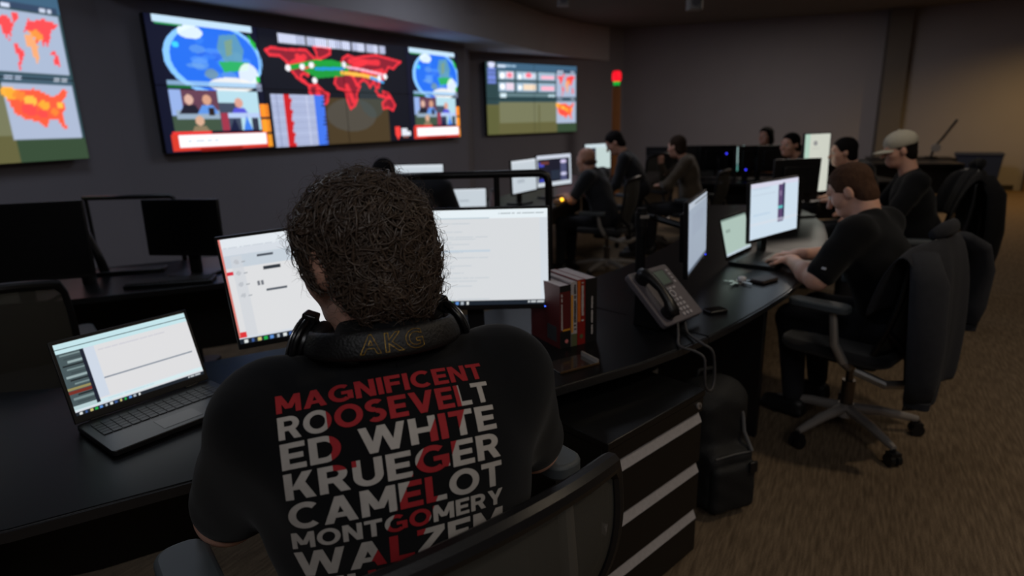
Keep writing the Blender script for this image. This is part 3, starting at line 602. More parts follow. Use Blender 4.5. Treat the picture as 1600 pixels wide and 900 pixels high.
def chair(label, loc, az, W=.46, ztop=.97, zbot=.50, arm_z=.66, arm_x=.28, arm_y=.06, back_y=-.21, lean=.09, group=None, base_rot=0.0, seat_z=.47, spin=None):
    """faces local +y; az in degrees to the right of the view axis"""
    t = thing('office_chair', label, 'chair', (loc[0],loc[1],0), -math.radians(az), group or 'office chairs')
    for k in range(5):
        a = base_rot + 2*PI*k/5; T = Rz(a)
        lg = obj('base_leg', MB().at(T).tube([(.03,0,.125),(.16,0,.115),(.29,0,.09),(.325,0,.083)], [.024,.022,.017,.013], 10, flat=1.1), m_alu, t)
        obj('caster', MB().at(T).cyl((.325,-.026,.03),(.325,-.006,.03),.029,n=14).cyl((.325,.006,.03),(.325,.026,.03),.029,n=14).cyl((.325,0,.03),(.325,0,.082),.009,n=8).box(.305,.345,-.024,.024,.045,.066), m_black, lg)
    obj('hub', MB().cyl((0,0,.085),(0,0,.15),.042,.034,20), m_alu, t)
    obj('column', MB().cyl((0,0,.15),(0,0,.27),.029,n=16).cyl((0,0,.27),(0,0,seat_z-.06),.017,n=16), m_dark_alu, t)
    obj('mechanism', MB().rbox(-.09,.09,-.13,.12,seat_z-.1,seat_z-.03,.03), m_black, t, bevel=.006)
    obj('seat', MB().rbox(-.245,.245,-.22,.26,seat_z-.035,seat_z+.02,.09,6), m_seat, t, bevel=.02)
    for s in (-1,1):
        ap = obj('arm_post', MB().tube([(s*.17,-.05,seat_z-.07),(s*(arm_x-.03),-.05,seat_z-.02),(s*arm_x,-.02,seat_z+.06),(s*arm_x,.0,arm_z-.03)], [.022,.021,.019,.017], 10), m_arc, t)
        obj('arm_pad', MB().rbox(s*arm_x-.042,s*arm_x+.042,arm_y-.13,arm_y+.13,arm_z-.035,arm_z,.035,5), m_pad, ap, bevel=.008)
    def bp(s, v): return (s*(W/2)*(.86+.14*math.sin(PI*min(v*1.05,1)*.6+.5)), back_y-lean*v-.03*math.sin(PI*v)+.055*s*s, zbot+(ztop-zbot)*v-.03*s*s*v)
    obj('support_arc', MB().tube([(-.2,back_y+.12,seat_z-.07),(-.19,back_y+.0,seat_z-.10),(-.11,back_y-.05,seat_z-.11),(0,back_y-.06,seat_z-.11),(.11,back_y-.05,seat_z-.11),(.19,back_y+.0,seat_z-.10),(.2,back_y+.12,seat_z-.07)], .02, 10), m_arc, t)
    sp = MB()
    for s in (-1,1): sp.tube([(s*.08,back_y-.05,seat_z-.10),(s*.16,back_y-.06,zbot+.02),bp(s*.97,.25)], .015, 8)
    obj('back_support', sp, m_black, t)
    N = 17
    fr = obj('back_frame', MB().tube([bp(-1,v) for v in np.linspace(0,.93,12)] + [bp(s,1) for s in np.linspace(-.92,.92,N)] + [bp(1,v) for v in np.linspace(.93,0,12)] + [bp(s,0) for s in np.linspace(.9,-.9,N)] + [bp(-1,0)],
        [.013]*12 + [.019]*N + [.013]*12 + [.012]*(N+1), 10, False), m_black, t)
    obj('back_mesh', MB().grid([[bp(s*.99,v) for v in np.linspace(.01,.99,14)] for s in np.linspace(-1,1,18)]), m_mesh, t)
    return t
chair('black mesh chair of the person with headphones, in the foreground', (-.17,.91), -38, W=.55, ztop=.982, zbot=.58, arm_z=.835, arm_x=.335, arm_y=.10, back_y=-.17, lean=.09, seat_z=.52)
CB = (1.605,2.70)
chair('grey-based chair of the person at the right laptop, jacket over its back', CB, -40, base_rot=math.radians(22), arm_z=.71, ztop=.985)
chair('pale-legged chair turned to the long desk near the far corner', (.97,6.05), -62, base_rot=.4)
chair('black chair of the person in the cap', (2.93,4.33), -66, ztop=1.10, W=.50)
chair('black chair of the person leaning at the front desk', (-.72,4.05), -8)
chair('empty black chair at the far left edge of the picture', (-2.08,2.36), -40, ztop=.97)
chair('empty black chair beside the standing person', (1.62,7.3), -30, ztop=1.12)
chair('empty black chair behind the monitors of the back bench', (2.75,8.6), 170, ztop=1.1)
chair('black chair of the person in brown with a hand at the face', (2.12,6.82), -55, ztop=.95)

# ---------------------------------------------------------------- jacket over the back of the right chair
def jacket(label, loc, rz, c, dz=0.0):
    t = thing('jacket', label, 'jacket', (loc[0],loc[1],dz), rz, 'jackets over chair backs')
    m = M('jacket_cloth_%d'%c[0], c, .95, var=.2, scale=40, bump=.25, bscale=400, sheen=.04, spec=.2)
    rows = []; prof = [(0.0, -0.17, 0.675), (0.0, -0.215, 0.855), (0.0, -0.265, 0.985), (0.0, -0.3, 1.01), (0.0, -0.335, 0.985), (0.0, -0.36, 0.855), (0.0, -0.37, 0.715), (0.0, -0.375, 0.575), (0.0, -0.37, 0.417), (0.0, -0.36, 0.337)]
    S = 34
    for i in range(S+1):
        s = -1+2*i/S; row = []
        for j, (_, y, z) in enumerate(prof):
            v = j/(len(prof)-1); fl = max(0,(v-.35)); wd = .27+.05*math.sin(PI*v)
            f = .026*math.sin(s*8+v*2.5)+.009*math.sin(s*17+1.3+v*4)
            yy = y+.06*s*s*(1 if y > -.34 else .5) + f*(fl*1.4 if j > 3 else .25)
            zz = z-.05*abs(s)**3*(1 if 2 <= j <= 4 else .3) + (.05*math.sin(s*3+.6)*fl if j > 5 else 0)
            row.append((s*wd, yy, zz))
        rows.append(row)
    o = obj('jacket_body', MB().grid(rows), m, t, angle=0); so = o.modifiers.new('solid','SOLIDIFY'); so.thickness = .008; so.offset = 0
    sb = o.modifiers.new('sub','SUBSURF'); sb.levels = sb.render_levels = 1
    for s, pts in ((1,[(.25,-.30,.965),(.33,-.33,.915),(.37,-.35,.81),(.36,-.35,.64),(.33,-.34,.56)]), (-1,[(-.25,-.30,.965),(-.31,-.35,.855),(-.32,-.37,.62),(-.30,-.37,.47),(-.29,-.36,.38)])):
        sl = obj('sleeve', MB().tube(pts, [.05,.07,.068,.06,.052], 14, flat=.55), m, t, angle=0); obj('cuff', MB().tube([Vector(pts[-1]), Vector(pts[-1])-Vector((0,0,.03))], [.05,.046], 14, flat=.6), m, sl)
    obj('collar', MB().tube([(-.12,-.28,1.02),(-.05,-.305,1.04),(.05,-.305,1.04),(.12,-.28,1.02)], [.016,.024,.024,.016], 10, flat=1.4), m, t, angle=0)
jacket('dark grey jacket draped over the chair back of the person at the right laptop', CB, math.radians(40), (46,47,52))
jacket('black coat draped over the chair back of the person in the cap', (2.93,4.33), math.radians(66), (15,15,17), .115)

# ---------------------------------------------------------------- pedestal with three drawers
P0 = Vector((.252,1.505)); P1 = Vector((.618,1.833)); fd = (P1-P0).normalized(); pw = (P1-P0).length
ped = thing('drawer_pedestal', 'black drawer pedestal with three light pull strips beside the foreground person', 'cabinet', (P0.x,P0.y,0), math.atan2(fd.y,fd.x))
dp_ = .5
m_ped = M('pedestal_black', (17,17,18), .33, var=.1, scale=30)
obj('carcass', MB().box(0,pw,.022,dp_,.03,.62), m_ped, ped, bevel=.003); obj('top', MB().box(-.004,pw+.004,-.004,dp_,.622,.645), m_ped, ped, bevel=.003)
obj('plinth', MB().box(.02,pw-.02,.04,dp_-.02,0,.03), m_black2, ped)
obj('top_rail', MB().box(.002,pw-.002,.0,.02,.572,.619), m_ped, ped)
lk = obj('lock', MB().cyl((pw-.03,0,.597),(pw-.03,-.006,.597),.011,n=18), m_alu, ped); obj('keyhole', MB().box(pw-.032,pw-.028,-.0075,-.0058,.592,.602), m_black2, lk)
for z0, z1 in ((.385,.568),(.205,.381),(.035,.201)):
    dr = obj('drawer', MB().box(.002,pw-.002,.0,.02,z0,z1-.04), m_ped, ped, bevel=.003)
    obj('pull', MB().add([(.004,-.001,z1-.038),(pw-.004,-.001,z1-.038),(pw-.004,.016,z1-.002),(.004,.016,z1-.002),(.004,.021,z1-.038),(pw-.004,.021,z1-.038),(pw-.004,.021,z1-.002),(.004,.021,z1-.002)], [(0,1,2,3),(5,4,7,6),(4,0,3,7),(1,5,6,2),(3,2,6,7),(4,5,1,0)]), m_lite, dr)

# ---------------------------------------------------------------- backpack by the pedestal
bk = thing('backpack', 'black backpack standing on the carpet beside the drawer pedestal', 'backpack', (.775,2.20,0), math.radians(20))
m_nyl = M('nylon', (18,19,21), .7, var=.25, scale=30, bump=.3, bscale=200)
VF = skin([rbx((0,0,.25),(.125,.10,.25),.07), rbx((0,-.10,.15),(.105,.05,.13),.04), ell((0,0,.44),(.13,.09,.09))], .012, .03, noise_amp=.003, noise_s=38)
bb = skin_obj('bag_body', VF, m_nyl, bk)
skin_obj('front_pocket', skin([rbx((0,-.145,.13),(.10,.03,.10),.028)], .01, .01, noise_amp=.002, noise_s=40), m_nyl, bk)
for s in (-1,1): obj('strap', MB().tube([(s*.09,.09,.46),(s*.12,.16,.38),(s*.13,.17,.22),(s*.12,.10,.06)], .022, 10, flat=.35), m_nyl, bk, angle=0)
obj('side_strap', MB().tube([(.05,-.075,.46),(.07,-.098,.40),(.075,-.106,.33),(.08,-.150,.265)], .007, 8), M('webbing', (96,96,98), .8), bk)
obj('haul_loop', MB().tube([(-.04,.05,.50),(-.03,.05,.54),(.03,.05,.54),(.04,.05,.50)], .009, 8), m_nyl, bk, angle=0)
obj('buckle', MB().box(.05,.085,-.182,-.170,.19,.235), m_black, bk, bevel=.003); obj('zip', MB().tube([(-.085,-.147,.262),(0,-.150,.268),(.085,-.147,.262)], .003, 6), M('zip_grey',(80,80,82),.5), bk)

# ---------------------------------------------------------------- desk phone
ph = thing('desk_phone', 'grey desk phone with a black handset on the left of its keypad', 'phone', (.643,2.165,.74), math.atan2(.667,.745))
m_ph = M('phone_grey', (104,98,104), .5, var=.06); m_key = M('phone_key', (176,172,178), .5)
TP = Tr(0,0,.035)@Rx(math.radians(42))
W2 = .125; L = .245
obj('housing', MB().at(TP).rbox(-W2,W2,0,L,-.02,.004,.015), m_ph, ph, bevel=.004)
obj('stand', MB().add([(-.09,.05,0),(.09,.05,0),(.09,.17,0),(-.09,.17,0),(-.09,.05,.05),(.09,.05,.05),(.09,.165,.155),(-.09,.165,.155)], [(0,3,2,1),(4,5,6,7),(0,1,5,4),(1,2,6,5),(2,3,7,6),(3,0,4,7)]), m_black, ph, bevel=.004)
hs = obj('handset', MB().at(TP).tube([(-.075,.022,.022),(-.075,.045,.034),(-.075,.075,.047),(-.075,.125,.053),(-.075,.175,.047),(-.075,.205,.034),(-.075,.228,.022)], [.027,.031,.023,.02,.023,.031,.027], 14, flat=.8), m_black, ph, angle=0)
obj('earpiece', MB().at(TP).cyl((-.075,.205,.004),(-.075,.205,.03),.028,n=18).cyl((-.075,.045,.004),(-.075,.045,.03),.028,n=18), m_black, hs)
sc = obj('screen_bezel', MB().at(TP).box(-.018,.082,.150,.226,.0035,.0075), M('phone_bezel', (58,56,60), .4), ph, bevel=.002)
obj('screen', MB().at(TP).box(-.010,.074,.158,.219,.0076,.0082), M('lcd_green', (92,112,102), .35), sc)
for k in range(4): obj('soft_key', MB().at(TP).rbox(-.012+.023*k,.005+.023*k,.132,.141,.004,.0075,.003), m_key, ph)
obj('ring_key', MB().at(TP).tube([(.032+.014*math.cos(a),.112+.014*math.sin(a),.006) for a in np.linspace(0,2*PI,17)], .004, 8, False), m_key, ph, angle=0)
for r in range(4):
    for c in range(3): obj('key', MB().at(TP).rbox(.004+.022*c,.019+.022*c,.078-r*.021,.091-r*.021,.004,.008,.004), m_key, ph)
for k in range(4): obj('line_key', MB().at(TP).box(.092,.104,.155+.018*k,.165+.018*k,.004,.007), m_key, ph)
cord = [(-0.05, 0.0, 0.035), (-0.104, -0.04, 0.012), (-0.19, -0.1, 0.008), (-0.18, -0.155, 0.0), (-0.17, -0.185, -0.02), (-0.17, -0.19, -0.07), (-0.16, -0.19, -0.125), (-0.125, -0.19, -0.15), (-0.095, -0.185, -0.125), (-0.092, -0.18, -0.06), (-0.105, -0.175, -0.012), (-0.115, -0.14, 0.008), (-0.06, -0.05, 0.01), (0.0, 0.0, 0.03)]
pts = []
for i in range(len(cord)-1):
    A_, B_, C_, D_ = (Vector(cord[min(max(i+j,0),len(cord)-1)]) for j in (-1,0,1,2))
    for k in range(5):
        u = k/5; pts.append(tuple(.5*((2*B_)+(C_-A_)*u+(2*A_-5*B_+4*C_-D_)*u*u+(3*B_-A_-3*C_+D_)*u*u*u)))
obj('cord', MB().tube(pts, [.0045+.0008*(i%2) for i in range(len(pts))], 8), M('cord_grey', (66,64,66), .6), ph, angle=0)

# ---------------------------------------------------------------- books with a stand
B0 = Vector((.160,1.985)); bd = Vector((.14,.078)).normalized(); ba = math.atan2(bd.y,bd.x)
m_page = M('paper', (196,190,198), .9, var=.12, scale=200, stretch=(1,1,.05))
def decal(name, txt, size, mat, parent, T, squeeze=1.0, bold=0.0, outline=False):
    cu = bpy.data.curves.new(name,'FONT'); cu.body = txt; cu.size = size; cu.offset = bold; cu.resolution_u = 3; cu.align_x = 'LEFT'
    o = bpy.data.objects.new(name, cu); col.objects.link(o); dg = bpy.context.evaluated_depsgraph_get(); me = bpy.data.meshes.new_from_object(o.evaluated_get(dg)); bpy.data.objects.remove(o); bpy.data.curves.remove(cu)
    me.transform(T @ Matrix.Diagonal((squeeze,1,1,1))); me.materials.clear(); return link_mesh(name, me, mat, parent, smooth=False)
def smears(parent, x, z0, z1, wd, mat, seed):
    """printed spine title too small to read: a column of letter-like marks"""
    r = random.Random(seed); mb = MB(); z = z1
    while z > z0:
        l = r.uniform(.004,.008)
        if r.random() > .14: mb.box(x-wd/2*r.uniform(.7,1),x+wd/2*r.uniform(.7,1),-.0012,-.0006,z-l*.8,z)
        z -= l
    o = obj('spine_title', mb, mat, parent, smooth=False); return o
x = 0
m_white_ink = M('ink_white', (196,190,190), .7); 
for wd, ht, c, lb, extras in ((.046,.225,(92,26,28),'thick dark red book at the left end of the row, yellow line on its spine','a'), (.026,.232,(176,170,172),'white and yellow book, second from the left in the row','b'), (.034,.236,(138,30,26),'red and orange book, third from the left in the row','c'), (.05,.234,(22,22,24),'thick black book at the right end of the row','d')):
    t = thing('book', lb, 'book', (B0.x+bd.x*x,B0.y+bd.y*x,.74), ba, 'books standing on the desk'); dpt = .19; mm = M('cover_'+extras, c, .5, var=.1)
    cv = obj('cover', MB().box(.0005,wd-.0005,0,.0016,0,ht).box(.0005,.0017,.0016,dpt,0,ht).box(wd-.0017,wd-.0005,.0016,dpt,0,ht), mm, t)
    obj('pages', MB().box(.0018,wd-.0018,.0018,dpt-.002,.002,ht-.0015), m_page, t)
    if extras == 'a':
        obj('spine_band', MB().box(.001,wd-.001,-.0005,.0,0,.062).box(.001,wd-.001,-.0005,.0,ht-.022,ht), m_black2, cv); obj('spine_line', MB().box(.012,wd-.002,-.0008,0,.062,.068), M('ink_yellow',(214,150,40),.6), cv)
        smears(cv, .009, .07, ht-.03, .006, m_white_ink, 1); obj('spine_mark', MB().cyl((.028,-.0004,.024),(.028,-.0012,.024),.007,n=14), M('ink_pink',(214,120,120),.6), cv)
        obj('cover_panel', MB().box(.0,.0005,.02,.08,.02,.075), M('cover_grey',(60,62,66),.6), cv)
    if extras == 'b': obj('spine_band', MB().box(.001,.009,-.0006,0,.05,ht-.045), M('ink_yellow',(214,150,40),.6), cv); smears(cv, .017, .06, ht-.01, .009, M('ink_black',(40,34,40),.6), 2); obj('spine_foot', MB().box(.001,wd-.001,-.0006,0,0,.045), M('ink_olive',(88,92,60),.6), cv)
    if extras == 'c': obj('spine_band', MB().box(.001,.013,-.0006,0,.085,ht-.004), M('ink_orange',(206,104,32),.6), cv); smears(cv, .022, .085, ht-.01, .010, m_white_ink, 3); obj('spine_foot', MB().cyl((.017,-.0004,.03),(.017,-.0012,.03),.008,n=12), M('ink_olive',(88,92,60),.6), cv)
    if extras == 'd': smears(cv, .028, .03, ht-.06, .007, m_white_ink, 4)
    x += wd+.0008
tr = thing('glossy_tray', 'thin dark glossy tray on the desk in front of the books', 'tray', (.185,1.845,.74), ba)
obj('plate', MB().rbox(-.075,.075,-.05,.05,.0,.004,.01), M('smoked_acrylic',(40,34,32),.12), tr, bevel=.001); obj('rim', MB().box(-.075,.075,-.052,-.049,.002,.008), M('brass_edge',(150,120,88),.3,.8), tr); obj('tab', MB().box(.068,.074,-.05,.04,.004,.018), m_alu, tr)

# ---------------------------------------------------------------- small things on the right desk
q = on_z(1112,478,.745)
t = thing('smartphone', 'small black phone lying on the desk right of the desk phone', 'phone', (.822,2.36,.74), math.radians(20)); obj('case', MB().rbox(-.045,.045,-.028,.028,0,.012,.01), m_black, t, bevel=.003); obj('glass', MB().rbox(-.041,.041,-.025,.025,.0121,.0125,.008), M('dark_glass',(10,10,12),.1), t)
t = thing('wallet', 'dark wallet on the desk beside the keys', 'wallet', (1.205,2.815,.74), math.radians(35)); obj('leather', MB().rbox(-.065,.065,-.038,.038,0,.017,.012), M('leather',(46,36,34),.5,bump=.2), t, bevel=.005); obj('stitching', MB().box(-.06,.06,-.0395,-.038,.007,.0095), M('thread',(90,80,74),.8), t)
t = thing('key_ring', 'bunch of shiny keys on the desk in front of the laptop', 'keys', (1.075,2.79,.74), .3)
obj('ring', MB().tube([(.022*math.cos(a),.022*math.sin(a),.004) for a in np.linspace(0,2*PI,21)], .0022, 6, False), m_alu, t, angle=0)
m_chrome = M('chrome',(215,214,216),.22,1.0)
for k, (a, l) in enumerate(((.2,.06),(.9,.055),(2.4,.05),(3.6,.062),(5.0,.05))):
    T = Rz(a)@Tr(.02,0,.002+.0015*k); ky = obj('key', MB().at(T).rbox(0,.024,-.012,.012,0,.0025,.008).box(.024,l,-.004,.004,.0,.0025).box(l-.02,l-.012,.004,.008,0,.0025), m_chrome, t); 
obj('fob', MB().at(Tr(.04,.03,.0)).ball((0,0,.012),(.024,.018,.012)), M('pale_fob',(200,200,206),.4), t, angle=0)
# left rear desk things
q = on_z(141,442,.74); t = thing('travel_mug', 'dark travel mug with a shiny rim on the left rear desk', 'mug', (q.x,q.y,.74)); obj('cup', MB().cyl((0,0,0),(0,0,.125),.033,.038,20), M('mug_grey',(52,54,60),.4), t); obj('rim', MB().tube([(.036*math.cos(a),.036*math.sin(a),.127) for a in np.linspace(0,2*PI,21)], .004, 6, False), m_chrome, t, angle=0); obj('mug_lid', MB().cyl((0,0,.124),(0,0,.129),.034,n=20), m_grey, t)
q = on_z(168,428,.74); t = thing('desk_lamp', 'black curved desk lamp on the left rear desk', 'lamp', (q.x,q.y,.74), .25)
obj('base', MB().rbox(-.05,.30,-.05,.05,0,.02,.02), m_black, t, bevel=.004); obj('stem', MB().tube([(-.01,0,.02),(-.03,0,.12),(-.05,0,.2),(-.065,0,.25),(-.08,0,.265),(-.10,0,.25)], [.03,.026,.024,.024,.024,.02], 12, flat=.8), m_black, t, angle=0); obj('lamp_head', MB().ball((-.095,0,.235),(.03,.03,.03)), m_black, t, angle=0)
q = on_z(240,432,.74); t = thing('keyboard', 'black keyboard on the left rear desk under the switched-off monitor', 'keyboard', (-1.78,3.10,.74), math.radians(12)); kb = obj('case', MB().rbox(-.21,.21,-.065,.065,0,.018,.012), m_black, t, bevel=.003)
ks = MB()
for r in range(5):
    for k in range(18): ks.box(-.2+k*.0222,-.2+k*.0222+.019,-.055+r*.022,-.055+r*.022+.018,.018,.024)
o = obj('keycaps', ks, m_black2, kb, smooth=False); o['kind'] = 'stuff'

# ---------------------------------------------------------------- partition frames between the rows
def frame(label, pl, pr_, ztop, posts, r=.018):
    o = Vector((pr_[0],pr_[1],0)); t = thing('partition_frame', label, 'partition', tuple(o), 0, 'partition frames'); a = Vector((pl[0],pl[1],0))-o
    top = [a+Vector((0,0,ztop)), a*.5+Vector((0,0,ztop)), a*.04+Vector((0,0,ztop)), a*.012+Vector((0,0,ztop-.012)), Vector((0,0,ztop-.045)), Vector((0,0,.02))]
    obj('top_rail', MB().tube(top, [r,r,r*1.05,r*1.1,r,r], 12), m_black, t, angle=0)
    for f in posts: obj('post', MB().cyl(a*f+Vector((0,0,.02)), a*f+Vector((0,0,ztop-r*.5)), r*.8, n=12), m_black, t)
    for f in (0.0, *posts): obj('foot', MB().rbox(-.06,.06,-.16,.16,0,.02,.03).at(Matrix.Identity(4)) if f == 0 else MB().at(Tr(a*f)).rbox(-.06,.06,-.16,.16,0,.02,.03), m_black, t, bevel=.004)
pl = at_d(560,266,2.82); pr_ = at_d(857,273,2.82)
frame('black tubular partition frame behind the right foreground monitor', pl, pr_, 1.275, (.275,.97), .017)
pl = at_d(130,315,3.75); pr_ = at_d(272,306,3.75)
frame('thin black partition rail above the left rear desk', pl, pr_, pr_.z, (.97,), .014)
# dark floor-standing panel seen below the frame is open; small things on the front desk
q = at_d(770,312,5.2); t = thing('water_bottle', 'pinkish bottle standing beside the small white laptop', 'bottle', (q.x,q.y,.74)); obj('bottle_body', MB().tube([(0,0,0),(0,0,.13),(0,0,.16),(0,0,.2)], [.032,.032,.016,.014], 14), M('bottle_pink',(150,128,134),.3), t); obj('cap', MB().cyl((0,0,.2),(0,0,.225),.016,n=14), m_grey, t)
# small lit lamp box by the bald man
q = at_d(878,314,5.95); t = thing('lamp_box', 'tan box with two small glowing lamps on the long desk', 'lamp', (q.x,q.y,.74), math.radians(60)); z = q.z-.74
obj('case', MB().box(-.09,.09,-.03,.05,0,max(z,.04)), M('tan_box',(170,124,88),.6), t, bevel=.004)
for s, c in ((-1,(255,190,40)),(1,(255,205,150))): obj('bulb', MB().ball((s*.075,-.035,max(z,.04)),.017), emis('bulb%d'%s, c, 3.0), t, angle=0)
# ---------------------------------------------------------------- signal light on a post by the far corner
q = at_d(962,215,12.3); t = thing('signal_light', 'red and green signal light on an orange post near the far corner', 'signal light', (q.x,q.y,0)); zt = at_d(965,137,12.3).z
obj('post', MB().rbox(-.08,.08,-.05,.05,0.02,zt,.015), M('orange_post',(150,92,40),.6), t, bevel=.005); obj('foot_plate', MB().rbox(-.16,.16,-.14,.14,0,.02,.03), m_black, t)
obj('green_lens', MB().cyl((0,0,zt+.03),(0,0,zt+.10),.06,.072,18), emis('sig_green',(20,190,60),.8), t); obj('red_lens', MB().tube([(0,0,zt+.105),(0,0,zt+.15),(0,0,zt+.24),(0,0,zt+.29),(0,0,zt+.305)], [.075,.095,.095,.075,.03], 18), emis('sig_red',(255,18,40),1.0), t)
obj('collar', MB().cyl((0,0,zt),(0,0,zt+.03),.05,n=16), m_black, t)
# ---------------------------------------------------------------- far right corner
q = on_z(1530,290,0); t = thing('recycling_bin', 'dark blue bin standing against the exit wall', 'bin', (q.x-.95,q.y-1.1,0), math.radians(-35))
obj('bin_body', MB().add([(-.30,-.22,0),(.30,-.22,0),(.30,.22,0),(-.30,.22,0),(-.36,-.26,.72),(.36,-.26,.72),(.36,.26,.72),(-.36,.26,.72)], [(0,3,2,1),(0,1,5,4),(1,2,6,5),(2,3,7,6),(3,0,4,7),(4,5,6,7)]), M('bin_blue',(28,42,74),.5), t, bevel=.01); obj('rim', MB().tube([(-.36,-.26,.72),(.36,-.26,.72),(.36,.26,.72),(-.36,.26,.72),(-.36,-.26,.72)], .02, 8), M('bin_blue',(28,42,74),.5), t)
desk('narrow dark side desk by the exit wall', [(6.3,10.9),(6.9,10.6),(7.5,10.35)], .6)
q = at_d(1488,262,10.6); t = thing('boom_arm', 'dark tilted boom arm standing on the narrow side desk', 'stand', (7.3,10.72,.74), -.4)
obj('base', MB().cyl((0,0,0),(0,0,.02),.1,n=20), m_black, t); obj('stem', MB().tube([(0,0,.02),(.05,0,.2),(.16,0,.36)], .02, 8), m_black, t); obj('boom', MB().tube([(.12,0,.30),(.30,0,.62)], .035, 10, flat=.6), m_black, t); obj('head', MB().cyl((.05,0,.16),(.05,-.06,.16),.07,n=18), m_grey, t)
t = thing('storage_box', 'dark red box under the narrow side desk', 'box', (6.85,10.55,0), -.4); obj('box_body', MB().box(-.2,.2,-.15,.15,0,.3), M('red_box',(70,24,20),.6), t, bevel=.006); obj('box_lid', MB().box(-.21,.21,-.16,.16,.301,.34), M('red_box',(70,24,20),.6), t, bevel=.004)
# ---------------------------------------------------------------- people
def skin_mat(name, rgb): return M(name, rgb, .5, var=.10, scale=18, bump=.05, bscale=300, sss=.12, spec=.4)
m_skin = skin_mat('skin', (226,174,152)); m_skin2 = skin_mat('skin_tan', (198,146,122)); m_eye = M('eye_white', (215,210,205), .25); m_iris = M('iris', (38,30,26), .2)
m_tee = M('black_tee', (14,15,18), .95, var=.15, scale=40, bump=.12, bscale=700, sheen=.08, spec=.2)
m_jean = M('trousers_dark', (24,25,32), .9, var=.2, scale=60, bump=.1, bscale=500); m_shoe = M('shoe', (22,20,20), .5)
def np3(M_): return np.array(M_)[:3,:3]
def hand_prims(w, d, n, side, curl=.5, sc=1.0):
    """palm and five fingers; d = pointing direction, n = back of the hand, side = +1 thumb towards d x n"""
    w = np.array(w,float); d = np.array(d,float); d /= np.linalg.norm(d); n = np.array(n,float); n -= d*(n@d); n /= np.linalg.norm(n); s = np.cross(d,n)*side
    R = np.stack([s,d,n],1); pr = [(rbx(w+d*.045*sc, (.040*sc,.05*sc,.014*sc), .013*sc, R), .012), (rcone(w-d*.03,w+d*.02,.027*sc,.026*sc), .015)]
    for k, (o, L) in enumerate(((.031,.072),(.011,.080),(-.010,.075),(-.030,.060))):
        a = w+d*.088*sc+s*o*sc; c = curl*(.8+.1*k)
        for q, fr in enumerate((.42,.32,.26)):
            ang = c*(q+.6); dd = d*math.cos(ang)-n*math.sin(ang)+s*o*.6; dd /= np.linalg.norm(dd); b = a+dd*L*fr*sc
            pr.append((rcone(a,b,(.0088-.0008*q)*sc,(.0082-.0008*q)*sc), .004)); a = b
    a = w+d*.02*sc+s*.034*sc; dd = d*.62+s*.62-n*.35; dd /= np.linalg.norm(dd); b = a+dd*.038*sc; pr.append((rcone(a,b,.0115*sc,.0095*sc),.008)); dd = d*.9+s*.25-n*.3; dd /= np.linalg.norm(dd); pr.append((rcone(b,b+dd*.028*sc,.0092*sc,.0078*sc),.004))
    return pr
